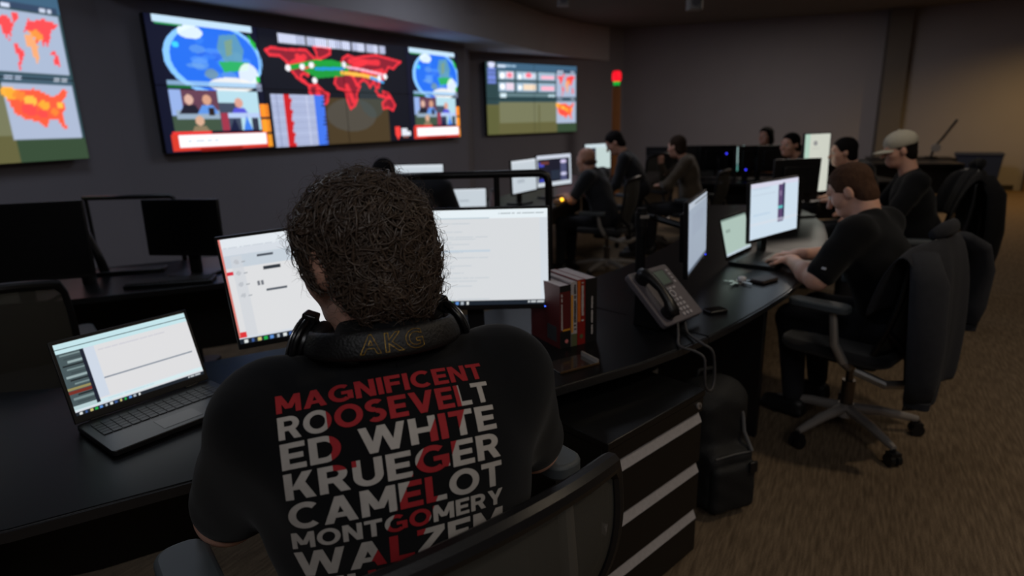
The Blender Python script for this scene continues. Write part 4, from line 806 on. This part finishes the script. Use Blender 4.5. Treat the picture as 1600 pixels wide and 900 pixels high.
def person(label, loc, az, head, hturn=0.0, hpitch=10.0, pelvis=(0,-.04,.56), chest=(0,.03,.92), sh=(.19,.04,1.04), el=((-.27,.18,.78),(.27,.18,.78)), wr=((-.12,.42,.78),(.12,.42,.78)), hd=((.15,.95,-.1),(-.15,.95,-.1)),
           knees=((-.12,.40,.50),(.12,.40,.50)), ank=((-.12,.42,.07),(.12,.42,.07)), hv=.012, bv=.016, bulk=1.0, hair='short', hairc=(44,34,28), shirtc=None, skinm=None, curl=.5, sleeve=.75, long_sleeve=False, eyes=True, build_legs=True, finger=True, group=None):
    sm = skinm or m_skin; t = thing('person', label, 'person', (loc[0],loc[1],0), -math.radians(az), group or 'people at the desks')
    Hc = np.array(head,float); R4 = Rz(math.radians(hturn))@Rx(-math.radians(hpitch)); R = np3(R4); P = lambda x,y,z: Hc+R@np.array((x,y,z),float)
    pelvis = np.array(pelvis,float); chest = np.array(chest,float); shL = np.array((-sh[0]+chest[0]*.5,sh[1],sh[2]),float); shR = np.array((sh[0]+chest[0]*.5,sh[1],sh[2]),float)
    nb = (shL+shR)/2+np.array((0,0,.02)); nt = P(0,-.03,-.07)
    hp = [ell(P(0,-.012,.035),(.075,.094,.084),R), ell(P(0,.032,-.03),(.062,.060,.085),R), ell(P(0,.050,-.080),(.044,.044,.030),R), (rcone(P(0,.086,.015),P(0,.116,-.024),.009,.014),.012), (rcone(P(-.036,.079,.034),P(.036,.079,.034),.013),.015),
          (rcone(P(-.017,.086,-.056),P(.017,.086,-.056),.009),.008), (rcone(P(-.012,.082,-.068),P(.012,.082,-.068),.009),.008), (ell(P(-.045,.055,-.02),(.025,.03,.03),R),.02), (ell(P(.045,.055,-.02),(.025,.03,.03),R),.02),
          (ell(P(-.079,-.008,-.008),(.009,.020,.031),R),.006), (ell(P(.079,-.008,-.008),(.009,.020,.031),R),.006), (rcone(nt,nb-np.array((0,0,.05)),.052*bulk,.057*bulk),.025)]
    parts = [skin(hp, hv, .03, subtract=[ell(P(-.031,.101,.012),(.016,.013,.010),R), ell(P(.031,.101,.012),(.016,.013,.010),R)])]
    for i, S in enumerate((shL,shR)):
        e = np.array(el[i],float); w_ = np.array(wr[i],float); d = np.array(hd[i],float); d /= np.linalg.norm(d); vv = hv if finger else bv
        ar = [rcone(S,e,.05*bulk,.043*bulk), rcone(e,e+(w_-e)*.35,.043*bulk,.045*bulk), rcone(e+(w_-e)*.3,w_,.044*bulk,.027)]
        parts.append(skin(ar + hand_prims(w_, d, (0,0,1), 1 if i == 1 else -1, curl)[0 if finger else 0:None if finger else 2], min(vv,.0055) if finger else vv, .02))
    ax = chest-pelvis; ax = ax/np.linalg.norm(ax); fr = np.array((0,1,0.)); fr = fr-ax*(fr@ax); fr /= np.linalg.norm(fr); RT = np.stack([np.cross(fr,ax),fr,ax],1)
    core = [ell((pelvis*.6+chest*.4),(.13,.09,.2),RT), ell(chest,(.14,.09,.16),RT), rcone(shL,shR,.045), rcone(pelvis,chest,.1)]
    parts.append(skin(core, bv, .03))
    skin_obj('body', merge(parts), sm, t)
    cm = M('shirt_%d_%d_%d'%tuple(shirtc), shirtc, .92, var=.15, scale=40, bump=.12, bscale=600, sheen=.2) if shirtc else m_tee
    b = bulk
    tor = [ell(pelvis*.65+chest*.35,(.17*b,.125*b,.20),RT), ell(chest,(.18*b,.125*b,.19),RT), rcone(shL+(shR-shL)*.12,shR+(shL-shR)*.12,.066*b), (rcone(nb-np.array((0,0,.03)),nb+(nt-nb)*.12,.068*b,.062*b),.02)]
    for i, S in enumerate((shL,shR)):
        e = np.array(el[i],float); w_ = np.array(wr[i],float)
        if long_sleeve: tor += [rcone(S,e,.066*b,.056*b), rcone(e,e+(w_-e)*.93,.056*b,.04)]
        else: tor += [rcone(S,S+(e-S)*sleeve,.068*b,.06*b)]
    sh_o = skin_obj('shirt', skin(tor, min(bv,.012), .045, noise_amp=.0025, noise_s=24), cm, t)
    if build_legs:
        leg = [ell(pelvis-np.array((0,0,.02)),(.175*b,.14*b,.12))]
        for i in (0,1):
            hp_ = pelvis+np.array(((-.09,.09)[i],0,-.02)); leg += [rcone(hp_,knees[i],.085*b,.066*b), rcone(knees[i],np.array(ank[i])+np.array((0,0,.04)),.064*b,.05)]
        skin_obj('trousers', skin(leg, max(bv,.014), .03), m_jean, t)
        for i in (0,1):
            a = np.array(ank[i],float); skin_obj('shoe', skin([rcone(a+np.array((0,-.03,-.02)),a+np.array((0,.12,-.035)),.042,.034), rbx(a+np.array((0,.045,-.057)),(.043,.115,.012),.010)], .012, .02), m_shoe, t)
    if eyes:
        for s in (-1,1):
            c = P(s*.031,.079,.011); eo = obj('eye', MB().ball(tuple(c),.0125,12,10), m_eye, t, angle=0); obj('iris', MB().ball(tuple(c+R@np.array((0,.0068,0))),.0066,10,8), m_iris, eo, angle=0)
    hm = M('hair_%d_%d_%d'%tuple(hairc), hairc, .8, var=.35, scale=90, bump=.5, bscale=260, stretch=(1,1,.25), spec=.15)
    cut = [rbx(P(0,.135,-.06),(.12,.085,.135),.03,R), rbx(P(0,.098,-.165),(.12,.115,.11),.03,R)]
    if hair == 'short': skin_obj('hair', skin([ell(P(0,-.016,.040),(.082,.101,.089),R), ell(P(0,-.050,-.03),(.070,.056,.078),R)], hv, .02, subtract=cut, noise_amp=.0012, noise_s=90), hm, t)
    elif hair == 'long': skin_obj('hair', skin([ell(P(0,-.016,.042),(.090,.108,.092),R), ell(P(0,-.06,-.06),(.088,.06,.12),R), rcone(P(-.075,-.01,0),P(-.075,-.02,-.13),.03,.02), rcone(P(.075,-.01,0),P(.075,-.02,-.13),.03,.02)], hv, .03, subtract=cut[:1], noise_amp=.0015, noise_s=70), hm, t)
    elif hair == 'bald': skin_obj('hair', skin([ell(P(0,-.055,-.03),(.077,.058,.03),R)], hv, .02, subtract=cut), hm, t)
    t['_'] = 0; del t['_']
    return t, P, R, sh_o

# the man at the right laptop
tB, PB, RB, shB = person('person in a plain black T-shirt typing on the laptop at the right', (1.74,2.72), -40, (.02,.215,1.15), hturn=8, hpitch=32, pelvis=(0,-.07,.56), chest=(0,.06,.84), sh=(.185,.10,.985), el=((-.29,.20,.775),(.27,.24,.80)), wr=((-.055,.435,.792),(.105,.47,.792)), hd=((.35,.92,-.12),(-.18,.95,-.12)),
    hv=.0055, bv=.011, bulk=1.13, hairc=(84,60,46), curl=.42, sleeve=.82, knees=((-.14,.36,.52),(.14,.36,.52)), ank=((-.14,.32,.09),(.14,.32,.09)))
o = obj('sleeve_mark', MB().box(-.012,.012,-.001,.001,-.005,.005), M('mark_white',(200,200,205),.6), tB); o.location = (-.345,.150,.845); o.rotation_euler = (.5,0,1.15)
# man with the pale cap
tC, PC, RC, _ = person('person in a pale cap and black shirt at the right', (2.93,4.34), -66, (.0,.17,1.245), hturn=4, hpitch=14, pelvis=(0,-.05,.56), chest=(0,.05,.88), sh=(.19,.07,1.03), el=((-.28,.2,.80),(.28,.2,.80)), wr=((-.16,.36,.79),(.14,.38,.79)), hv=.008, bv=.014, bulk=1.12, hairc=(30,24,22), curl=.3)
m_cap = M('cap_canvas', (206,200,182), .9, var=.1, scale=60, bump=.15, bscale=600)
cap = skin_obj('cap', skin([ell(PC(0,-.012,.055),(.089,.108,.082),RC)], .007, .01, subtract=[rbx(PC(0,0,-.065),(.2,.2,.085),.005,RC)]), m_cap, tC)
br = []
for i in range(13):
    a = -1.05+2.1*i/12; row = []
    for j in range(6):
        r = .085+.078*j/5; row.append(tuple(PC(math.sin(a)*(.088+.006*j/5*2), math.cos(a)*.094+.075*(j/5)*max(0,math.cos(a*1.35))**.7, .026-.016*(a**2)*.6-.010*j/5)))
    br.append(row)
o = obj('brim', MB().grid(br), m_cap, cap, angle=0); so = o.modifiers.new('solid','SOLIDIFY'); so.thickness = .005
obj('button', MB().ball(tuple(PC(0,-.012,.138)),.008), m_cap, cap, angle=0)
# the bald man
person('person in a dark short-sleeved shirt seated at the long desk by the black-windowed monitor', (.93,6.05), -58, (.0,.19,1.13), hturn=-18, hpitch=10, chest=(0,.06,.84), sh=(.19,.09,.98), el=((-.26,.22,.76),(.27,.2,.74)), wr=((-.13,.36,.79),(.13,.34,.79)), hv=.011, bv=.016, hair='bald', hairc=(90,66,56), shirtc=(22,25,34), finger=False, skinm=m_skin2)
# the standing man
person('person standing bent over the long desk in dark clothes', (1.36,6.80), -72, (0,.20,1.265), hturn=6, hpitch=38, pelvis=(0,-.08,.80), chest=(0,.02,1.0), sh=(.17,.08,1.10), el=((-.22,.14,.84),(.22,.10,.86)), wr=((-.2,.30,.70),(.2,.02,.66)), hd=((0,.6,-.8),(0,.2,-1)), knees=((-.11,.06,.46),(.11,.03,.46)), ank=((-.11,-.04,.09),(.11,-.06,.09)), hv=.010, bv=.016, bulk=.92, hairc=(24,20,20), shirtc=(20,22,28), finger=False, long_sleeve=True)
# person leaning at the front desk
person('person in dark clothes leaning before the video wall, half hidden by the foreground person', (-.66,4.06), -10, (-.16,.20,1.165), hturn=10, hpitch=30, chest=(-.02,.06,.92), sh=(.23,.09,1.085), el=((-.3,.3,.76),(.33,.2,.76)), wr=((-.15,.5,.78),(.2,.5,.78)), hv=.012, bv=.016, bulk=1.18, hairc=(20,18,20), shirtc=(22,26,36), finger=False, long_sleeve=True, eyes=False)
# people at the back
person('person in black seated between the tall cream monitor and the cap wearer', (3.05,5.26), -70, (0,.19,1.185), hpitch=10, wr=((-.12,.26,.79),(.12,.26,.79)), hv=.011, bv=.018, hairc=(22,18,18), shirtc=(20,20,24), finger=False)
person('person in black seated just left of the tall cream monitor', (3.12,6.50), -88, (0,.18,1.205), hturn=25, hpitch=6, hv=.011, bv=.018, hairc=(14,13,14), shirtc=(20,20,24), finger=False)
person('person seated behind the dark monitors of the back bench, farthest away', (3.75,8.95), -120, (0,.10,1.23), hpitch=4, hv=.012, bv=.02, hair='long', hairc=(16,14,14), shirtc=(24,22,24), finger=False)
person('person in brown with a hand raised to the face, left of the back bench', (2.02,6.86), -70, (0,.16,1.20), hturn=-30, hpitch=8, el=((-.22,.22,.80),(.18,.30,.84)), wr=((-.1,.30,.79),(.05,.34,1.02)), hd=((.1,.9,-.1),(-.3,-.1,.9)), hv=.010, bv=.016, hairc=(58,44,34), shirtc=(84,72,58), long_sleeve=True, finger=False)

# ---------------------------------------------------------------- the man with headphones in the foreground
MF = thing('person', 'person in a black T-shirt printed with red and white words, back turned, foreground', 'person', (-.185,.872,0), math.radians(20), 'people at the desks')
HcF = np.array((-.020,.085,1.302)); RF4 = Rz(math.radians(27))@Rx(-math.radians(12)); RF = np3(RF4); PF = lambda x,y,z: HcF+RF@np.array((x,y,z),float)
hp = [ell(PF(0,-.012,.035),(.080,.098,.086),RF), ell(PF(0,.032,-.03),(.066,.064,.088),RF), ell(PF(0,.052,-.083),(.05,.046,.034),RF), (rcone(PF(0,.086,.015),PF(0,.118,-.024),.009,.015),.012), (rcone(PF(-.036,.079,.034),PF(.036,.079,.034),.013),.015), (rcone(PF(-.017,.088,-.056),PF(.017,.088,-.056),.009),.008), (rcone(PF(-.012,.084,-.068),PF(.012,.084,-.068),.009),.008), (rcone(PF(0,-.03,-.06),(-.01,.03,1.10),.066,.078),.03)]
for s in (-1,1): hp += [(ell(PF(s*.086,-.012,-.006),(.011,.025,.035),RF@np3(Ry(s*.25))),.006), (ell(PF(s*.052,.05,-.02),(.025,.03,.035),RF),.02)]
bodyF = [skin(hp, .005, .03, subtract=[ell(PF(s*.031,.103,.012),(.016,.013,.010),RF) for s in (-1,1)])]
SH = [np.array((-.188,.03,1.075)), np.array((.185,.03,1.075))]; EL = [np.array((-.28,.16,.86)), np.array((.285,.15,.87))]; WR = [np.array((-.17,.44,.79)), np.array((.16,.46,.79))]
for i in (0,1):
    ar = [rcone(SH[i],EL[i],.058,.052), rcone(EL[i],EL[i]+(WR[i]-EL[i])*.35,.052,.05), rcone(EL[i]+(WR[i]-EL[i])*.3,WR[i],.049,.03)]
    bodyF.append(skin(ar + hand_prims(WR[i], ((.2,.95,-.1),(-.2,.95,-.1))[i], (0,0,1), 1 if i else -1, .4), .006, .02))
bodyF.append(skin([ell((0,-.02,.85),(.15,.10,.25)), rcone(SH[0],SH[1],.05)], .016, .03))
skin_obj('body', merge(bodyF), m_skin, MF)
for s in (-1,1):
    c = PF(s*.031,.081,.011); eo = obj('eye', MB().ball(tuple(c),.0125,12,10), m_eye, MF, angle=0); obj('iris', MB().ball(tuple(c+RF@np.array((0,.0068,0))),.0066), m_iris, eo, angle=0)
tor = [ell((0,-.01,.70),(.21,.165,.24)), ell((0,.0,.92),(.215,.158,.20)), ell((-.0,-.055,1.03),(.185,.105,.13)), rcone((-.165,.02,1.085),(.165,.02,1.085),.078), (rcone((-.0,.015,1.11),(-.005,.03,1.175),.088,.078),.03)]
for i in (0,1): tor += [rcone(SH[i],SH[i]+(EL[i]-SH[i])*.80,.084,.074)]
VFs = skin(tor, .007, .06, noise_amp=.0022, noise_s=19)
me = npmesh('shirt', *VFs)
bmx = bmesh.new(); bmx.from_mesh(me)
for _ in range(3): bmesh.ops.smooth_vert(bmx, verts=bmx.verts, factor=.5, use_axis_x=True, use_axis_y=True, use_axis_z=True)
bmx.to_mesh(me); shirtF = link_mesh('shirt', me, m_tee, MF, True, 0, 0); bvh = BVHTree.FromBMesh(bmx)
obj('neck_rib', MB().tube([(-.005+.083*math.sin(a),.022-.083*math.cos(a),1.168+.004*math.cos(a)) for a in np.linspace(0,2*PI,33)], .006, 8, False), m_tee, shirtF, angle=0)
leg = [ell((0,-.03,.58),(.2,.17,.13))]
for s in (-1,1): leg += [rcone((s*.1,0,.56),(s*.16,.44,.56),.1,.076), rcone((s*.16,.44,.56),(s*.16,.42,.12),.074,.055)]
skin_obj('trousers', skin(leg, .014, .03), m_jean, MF)
for s in (-1,1): skin_obj('shoe', skin([rcone((s*.16,.39,.06),(s*.16,.54,.04),.045,.036), rbx((s*.16,.46,.014),(.046,.12,.013),.010)], .010, .02), m_shoe, MF)
# shirt print: rows of letters laid on the cloth
def print_mat():
    m = bpy.data.materials.new('shirt_print'); m.use_nodes = True; nt = m.node_tree; b = nt.nodes['Principled BSDF']; b.inputs['Roughness'].default_value = .8
    uv = nt.nodes.new('ShaderNodeUVMap'); uv.uv_map = 'print'; sx = nt.nodes.new('ShaderNodeSeparateXYZ'); nt.links.new(uv.outputs[0], sx.inputs[0])
    def mt(op, a, b_, c=None):
        n = nt.nodes.new('ShaderNodeMath'); n.operation = op
        for i, q in enumerate((a,b_,c)):
            if q is None: continue
            if isinstance(q,(int,float)): n.inputs[i].default_value = q
            else: nt.links.new(q, n.inputs[i])
        return n.outputs[0]
    U, Vv = sx.outputs[0], sx.outputs[1]                      # u 0..1 across, v metres down the print
    top = mt('LESS_THAN', Vv, .027)
    bar = mt('MULTIPLY', mt('LESS_THAN', Vv, .062), mt('MULTIPLY', mt('GREATER_THAN', U, .215), mt('LESS_THAN', U, .835)))
    ser = mt('MULTIPLY', mt('LESS_THAN', Vv, .112), mt('MULTIPLY', mt('GREATER_THAN', U, .215), mt('LESS_THAN', U, .315)))
    dl = mt('GREATER_THAN', U, mt('MULTIPLY_ADD', Vv, -2.1, .835)); dr = mt('LESS_THAN', U, mt('MULTIPLY_ADD', Vv, -1.75, .955))
    dia = mt('MULTIPLY', mt('GREATER_THAN', Vv, .061), mt('MULTIPLY', dl, dr))
    f = mt('MAXIMUM', mt('MAXIMUM', top, bar), mt('MAXIMUM', ser, dia))
    nz = nt.nodes.new('ShaderNodeTexNoise'); nz.inputs['Scale'].default_value = 60; tc = nt.nodes.new('ShaderNodeTexCoord'); nt.links.new(tc.outputs['Object'], nz.inputs['Vector'])
    mx = nt.nodes.new('ShaderNodeMix'); mx.data_type = 'RGBA'; nt.links.new(f, mx.inputs[0]); mx.inputs[6].default_value = [*[float(x) for x in s2l((188,182,176))],1]; mx.inputs[7].default_value = [*[float(x) for x in s2l((170,32,40))],1]
    hs = nt.nodes.new('ShaderNodeHueSaturation'); nt.links.new(mx.outputs[2], hs.inputs['Color']); nt.links.new(mt('MULTIPLY_ADD', nz.outputs[0], .3, .85), hs.inputs['Value']); nt.links.new(hs.outputs[0], b.inputs['Base Color'])
    return m
m_print = print_mat()
ROWS = [('MAGNIFICENT',.0245),('ROOSEVELT',.030),('ED WHITE',.034),('KRUEGER',.034),('CAMELOT',.034),('MONTGOMERY',.022),('WALZEM',.036),('WH    EST',.024)]
PW, PX0, PZ0 = .292, -.170, 1.214
# bold sans capitals drawn as strokes: each entry is a list of quads in a unit-high box
def glyph(ch, t=.225):
    q = []; box = lambda x0,y0,x1,y1: q.append([(x0,y0),(x1,y0),(x1,y1),(x0,y1)])
    def para(xb, xt, y0=0.0, y1=1.0, tt=None): tt = tt or t*1.12; q.append([(xb,y0),(xb+tt,y0),(xt+tt,y1),(xt,y1)])
    def arc(cx, cy, rx, ry, a0, a1, n=14, k=1.0):
        for i in range(n):
            A, B = (math.radians(a0+(a1-a0)*j/n) for j in (i,i+1))
            q.append([(cx+rx*math.cos(A),cy+ry*math.sin(A)),(cx+rx*math.cos(B),cy+ry*math.sin(B)),(cx+(rx-t*k)*math.cos(B),cy+(ry-t*.9)*math.sin(B)),(cx+(rx-t*k)*math.cos(A),cy+(ry-t*.9)*math.sin(A))])
    h = t*.9; w = .72
    if ch == ' ': return [], .30
    if ch == 'I': box(0,0,t,1); w = t
    elif ch == 'L': box(0,0,t,1); box(t,0,.64,h); w = .64
    elif ch == 'T': box(0,1-h,.76,1); box(.38-t/2,0,.38+t/2,1-h); w = .76
    elif ch in 'EF':
        box(0,0,t,1); box(t,1-h,.68,1); box(t,.5-h/2,.62,.5+h/2); w = .68
        if ch == 'E': box(t,0,.68,h)
    elif ch == 'H': box(0,0,t,1); box(.80-t,0,.80,1); box(t,.5-h/2,.80-t,.5+h/2); w = .80
    elif ch == 'N': box(0,0,t,1); box(.82-t,0,.82,1); para(.82-t*1.15,.0,0,1); w = .82
    elif ch == 'M': box(0,0,t,1); box(1.0-t,0,1.0,1); para(.5-t*.62,.0,.22,1); para(.5-t*.5,1.0-t*1.12,.22,1); w = 1.0
    elif ch == 'A': para(0,.47-t*.56); para(.94-t*1.12,.47-t*.56); box(.24,.2,.70,.2+h*.9); w = .94
    elif ch == 'V': para(.47-t*.56,0); para(.47-t*.56,.94-t*1.12); w = .94
    elif ch == 'W': para(.36-t*.5,0,tt=t); para(.36-t*.5,.64-t*.5,tt=t); para(.94-t*.5,.64-t*.5,tt=t); para(.94-t*.5,1.30-t,tt=t); w = 1.30
    elif ch == 'K': box(0,0,t,1); para(t*.7,.78-t*1.2,.36,1,t*1.2); para(.82-t*1.2,.30,0,.60,t*1.2); w = .82
    elif ch == 'Y': box(.44-t/2,0,.44+t/2,.45); para(.44-t*.56,0,.38,1); para(.44-t*.56,.88-t*1.12,.38,1); w = .88
    elif ch == 'Z': box(0,1-h,.76,1); box(0,0,.76,h); para(0,.76-t*1.3,h,1-h,t*1.3); w = .76
    elif ch in 'OCG':
        w = 1.0
        if ch == 'O': arc(.5,.5,.5,.515,0,360,30)
        elif ch == 'C': arc(.5,.5,.5,.515,48,312,24); w = .90
        else: arc(.5,.5,.5,.515,50,310,24); box(.52,.40,.98,.40+h*.9); box(.98-t,.10,.98,.40); w = .98
    elif ch == 'D': box(0,0,t,1); box(t,0,.42,h); box(t,1-h,.42,1); arc(.40,.5,.46,.5,-90,90,16); w = .86
    elif ch == 'U': box(0,.38,t,1); box(.80-t,.38,.80,1); arc(.40,.38,.40,.395,180,360,16); w = .80
    elif ch in 'RP': box(0,0,t,1); box(t,1-h,.44,1); box(t,.36,.44,.36+h); arc(.42,.68,.34,.32,-90,90,14); para(.80-t*1.15,.34,0,.42,t*1.15); w = .80
    elif ch == 'S': arc(.36,.725,.36,.29,40,270,16); arc(.36,.285,.36,.30,-140,90,16); w = .74
    return q, w
def conform(txt, v0, cap, parent):
    words = [[]]; x = 0.0
    for ch in txt:
        q, wch = glyph(ch)
        if ch == ' ' and words[-1]: words.append([])
        words[-1] += [[(px_+x,py_) for px_,py_ in p_] for p_ in q]; x += wch+.095
    for polys in words: lay_word(polys, x-.095, v0, cap, parent)
def lay_word(polys, x, v0, cap, parent):
    b = bmesh.new()
    for p_ in polys:
        sx_ = 0.0
        for i in range(4): sx_ += p_[i][0]*p_[(i+1)%4][1]-p_[(i+1)%4][0]*p_[i][1]
        if sx_ < 0: p_ = p_[::-1]
        b.faces.new([b.verts.new((px_/x*PW, py_*cap, 0)) for px_,py_ in p_])
    for _ in range(4):
        ed = [e for e in b.edges if e.calc_length() > .009]
        if not ed: break
        bmesh.ops.subdivide_edges(b, edges=ed, cuts=1, use_grid_fill=True)
    bmesh.ops.triangulate(b, faces=b.faces)
    uvl = b.loops.layers.uv.new('print'); uvs = {}; b.verts.index_update()
    dirv = Vector((0,math.cos(.5),-math.sin(.5))); upv = Vector((0,math.sin(.5),math.cos(.5)))
    for v in b.verts:
        u, vv = v.co.x, v0+cap-v.co.y; uvs[v.index] = (u/PW, vv)
        org = Vector((PX0+u,-.17,PZ0)) - upv*vv; hit = bvh.ray_cast(org-dirv*.5, dirv)
        v.co = hit[0]+hit[1]*.0012 if hit[0] is not None else org
    for f in b.faces:
        for l in f.loops: l[uvl].uv = uvs[l.vert.index]
    b.normal_update(); me = bpy.data.meshes.new('printed_word'); b.to_mesh(me); b.free(); return link_mesh('printed_word', me, m_print, parent, True, 0, 0)
v = 0.0
for txt, cap_ in ROWS: conform(txt, v, cap_, shirtF); v += cap_+.0052
# hair: a shaped mass and loose curls
m_hair = M('curly_hair', (80,66,56), .34, var=.6, scale=45, spec=.6)
hs_ = skin([ell(PF(0,-.018,.040),(.091,.109,.092),RF), ell(PF(0,-.060,-.03),(.080,.060,.082),RF), (rcone(PF(-.078,.0,.05),PF(-.078,.012,-.02),.026,.012),.02), (rcone(PF(.078,.0,.05),PF(.078,.012,-.02),.026,.012),.02)], .006, .03, subtract=[rbx(PF(0,.15,-.06),(.13,.10,.13),.03,RF), rbx(PF(0,.075,-.16),(.13,.12,.125),.02,RF)], noise_amp=.0022, noise_s=75)
hairF = skin_obj('hair', hs_, m_hair, MF, 1)
def curls():
    V, F = hs_; T = V[F]; c = T.mean(1); nn = np.cross(T[:,2]-T[:,0], T[:,3]-T[:,1]); ar = np.linalg.norm(nn,axis=1); nn = nn/np.maximum(ar,1e-12)[:,None]
    crown = PF(.02,-.045,.145); zax = RF@np.array((0,0,1.)); cen = PF(0,-.02,.03); out = c-cen
    ok = (np.einsum('ij,ij->i',nn,out) > 0) & ~((((c-HcF)@RF)[:,2] < -.085))
    idx = np.where(ok)[0]; Vv = []; Ff = []; K = 11; hb_ = BVHTree.FromPolygons([tuple(x) for x in V], [tuple(int(y) for y in x) for x in F])
    def lock(i, L, r, wave, lift, side_n):
        n = nn[i]; p = c[i]-n*.0005; d = p-crown; d -= n*(d@n); d /= np.linalg.norm(d)+1e-9
        sw = mnoise.noise_vector(Vector(p)*16); d = d + 1.3*np.array(sw) + .25*rng.normal(size=3) - zax*.3 + n*lift; d /= np.linalg.norm(d)
        ph, fq = rng.uniform(0,6.3), rng.uniform(.7,1.35); base = len(Vv); turn = rng.normal()*.26
        for k in range(K+1):
            q_ = p-cen; q_ /= np.linalg.norm(q_); sd = np.cross(d,q_); sd /= np.linalg.norm(sd)+1e-9
            o = p + sd*wave*math.sin(ph+fq*k) + q_*wave*.7*math.cos(ph+fq*k*1.1); ww = r*(1-.8*(k/K)**1.5)
            for j in range(side_n):
                a = 2*PI*j/side_n; Vv.append(o + (sd*math.cos(a)+q_*math.sin(a)*.6)*ww)
            d = d + sd*turn - q_*(d@q_)*.8 - zax*.05 + q_*lift*.25; d /= np.linalg.norm(d); p = p+d*L/K
            loc_, nrm_, _i, dist_ = hb_.find_nearest(Vector(p)); nrm_ = np.array(nrm_); hgt = float((p-np.array(loc_))@nrm_); want = .0015+lift*.05*k/K
            if hgt < want: p = p + nrm_*(want-hgt)
            elif hgt > want+.004 and lift < .2: p = p - nrm_*(hgt-want-.004)*.6
        for k in range(K):
            for j in range(side_n): Ff.append((base+k*side_n+j, base+k*side_n+(j+1)%side_n, base+(k+1)*side_n+(j+1)%side_n, base+(k+1)*side_n+j))
    pr_ = ar[idx]/ar[idx].sum()
    for i in rng.choice(idx, 2000, p=pr_): lock(i, rng.uniform(.06,.115), rng.uniform(.0016,.0036), rng.uniform(.0015,.004), rng.uniform(.0,.2), 4)
    for i in rng.choice(idx, 1300, p=pr_): lock(i, rng.uniform(.04,.08), rng.uniform(.0004,.0008), rng.uniform(.003,.008), rng.uniform(.1,.6), 3)
    o4 = np.array([f for f in Ff]); o = link_mesh('loose_curls', npmesh('loose_curls', Vv, o4), m_hair, hairF, True, 0, 0); o['kind'] = 'stuff'
curls()
# headphones round the neck
HPX = thing('headphones', 'black over-ear headphones worn around the neck of the foreground person', 'headphones', (-.185,.872,0), math.radians(20))
m_hp = M('headphone_plastic', (15,15,17), .28, var=.1); m_lea = M('headphone_leather', (13,13,15), .5, bump=.2, bscale=250); m_gold = M('gold_line', (176,140,60), .35, .7); m_sil = M('headphone_silver', (170,172,176), .25, .9)
def band(a):
    """a = 0 at the nape, +-2.1 at the cups"""
    x = .118*math.sin(a)*(1-.03*a*a)-.008; y = .045-.118*math.cos(a*.95); return Vector((x, y, 1.198+.012*math.cos(a)-.010*(a/2)**2))
up_b = lambda a: Vector((.0,.0,1))
N = 41; pts = [band(-1.9+3.8*i/(N-1)) for i in range(N)]
bd_ = MB(); ring = []
for i, p in enumerate(pts):
    t = (pts[min(i+1,N-1)]-pts[max(i-1,0)]).normalized(); outw = Vector((t.y,-t.x,0)).normalized(); a = -1.9+3.8*i/(N-1); hw = .021*(1-.25*(abs(a)/1.9)**2); th = .006
    upd = (Vector((0,0,1))*.92+outw*-.38).normalized(); on = upd.cross(t).normalized(); on = on if on.dot(outw) > 0 else -on
    ring.append([tuple(p+upd*hw*math.cos(q)+on*th*math.copysign(abs(math.sin(q))**.6,math.sin(q))) for q in np.linspace(0,2*PI,15)])
hb = obj('headband', bd_.grid(ring), m_lea, HPX, angle=0)
# gold outline lettering on the headband
cu = bpy.data.curves.new('t','FONT'); cu.body = 'AKG'; cu.size = .037; cu.offset = .0006; cu.fill_mode = 'NONE'; cu.bevel_depth = .00045; cu.bevel_resolution = 1; cu.space_character = 1.25
o = bpy.data.objects.new('t', cu); col.objects.link(o); me = bpy.data.meshes.new_from_object(o.evaluated_get(bpy.context.evaluated_depsgraph_get())); bpy.data.objects.remove(o); bpy.data.curves.remove(cu)
for v_ in me.vertices:
    a = -.36+v_.co.x/.118; p = band(a); t = (band(a+.01)-band(a-.01)).normalized(); outw = Vector((t.y,-t.x,0)).normalized(); upd = (Vector((0,0,1))*.92+outw*-.38).normalized(); on = upd.cross(t); on = on if on.dot(outw) > 0 else -on
    v_.co = p + upd*(v_.co.y-.0118) + on*(.0062+v_.co.z)
me.materials.clear(); link_mesh('lettering', me, m_gold, hb, True, 0, 0)
for s in (-1,1):
    a = s*1.72; p = band(a)+Vector((0,.02,-.012)); ax = Vector((s*.80,.35,.30 if s < 0 else .30)).normalized()
    T = Tr(p+Vector((s*.006,.0,0)))@ax.to_track_quat('Z','Y').to_matrix().to_4x4()
    cup = obj('ear_cup', MB().at(T).tube([(0,0,-.012),(0,0,-.006),(0,0,.012),(0,0,.02)], [.030,.040,.041,.028], 28), m_hp, HPX)
    obj('ear_pad', MB().at(T).tube([(.031*math.cos(q),.031*math.sin(q),-.018) for q in np.linspace(0,2*PI,29)], .012, 10, False), m_lea, cup, angle=0)
    obj('cup_ring', MB().at(T).tube([(.0385*math.cos(q),.0385*math.sin(q),.0155) for q in np.linspace(0,2*PI,33)], .0018, 8, False), m_sil, cup, angle=0)
    obj('yoke', MB().at(T).tube([(.045*math.cos(q),.045*math.sin(q),.004) for q in np.linspace(-.4,PI+.4,19)], .005, 8), m_hp, HPX, angle=0)
    obj('hinge', MB().at(T).box(-.012,.012,.030,.052,-.008,.014), m_hp, HPX, bevel=.003); obj('slider', MB().tube([band(s*1.5),band(s*1.66),p+Vector((0,0,.018))], .006, 8), m_sil, HPX)
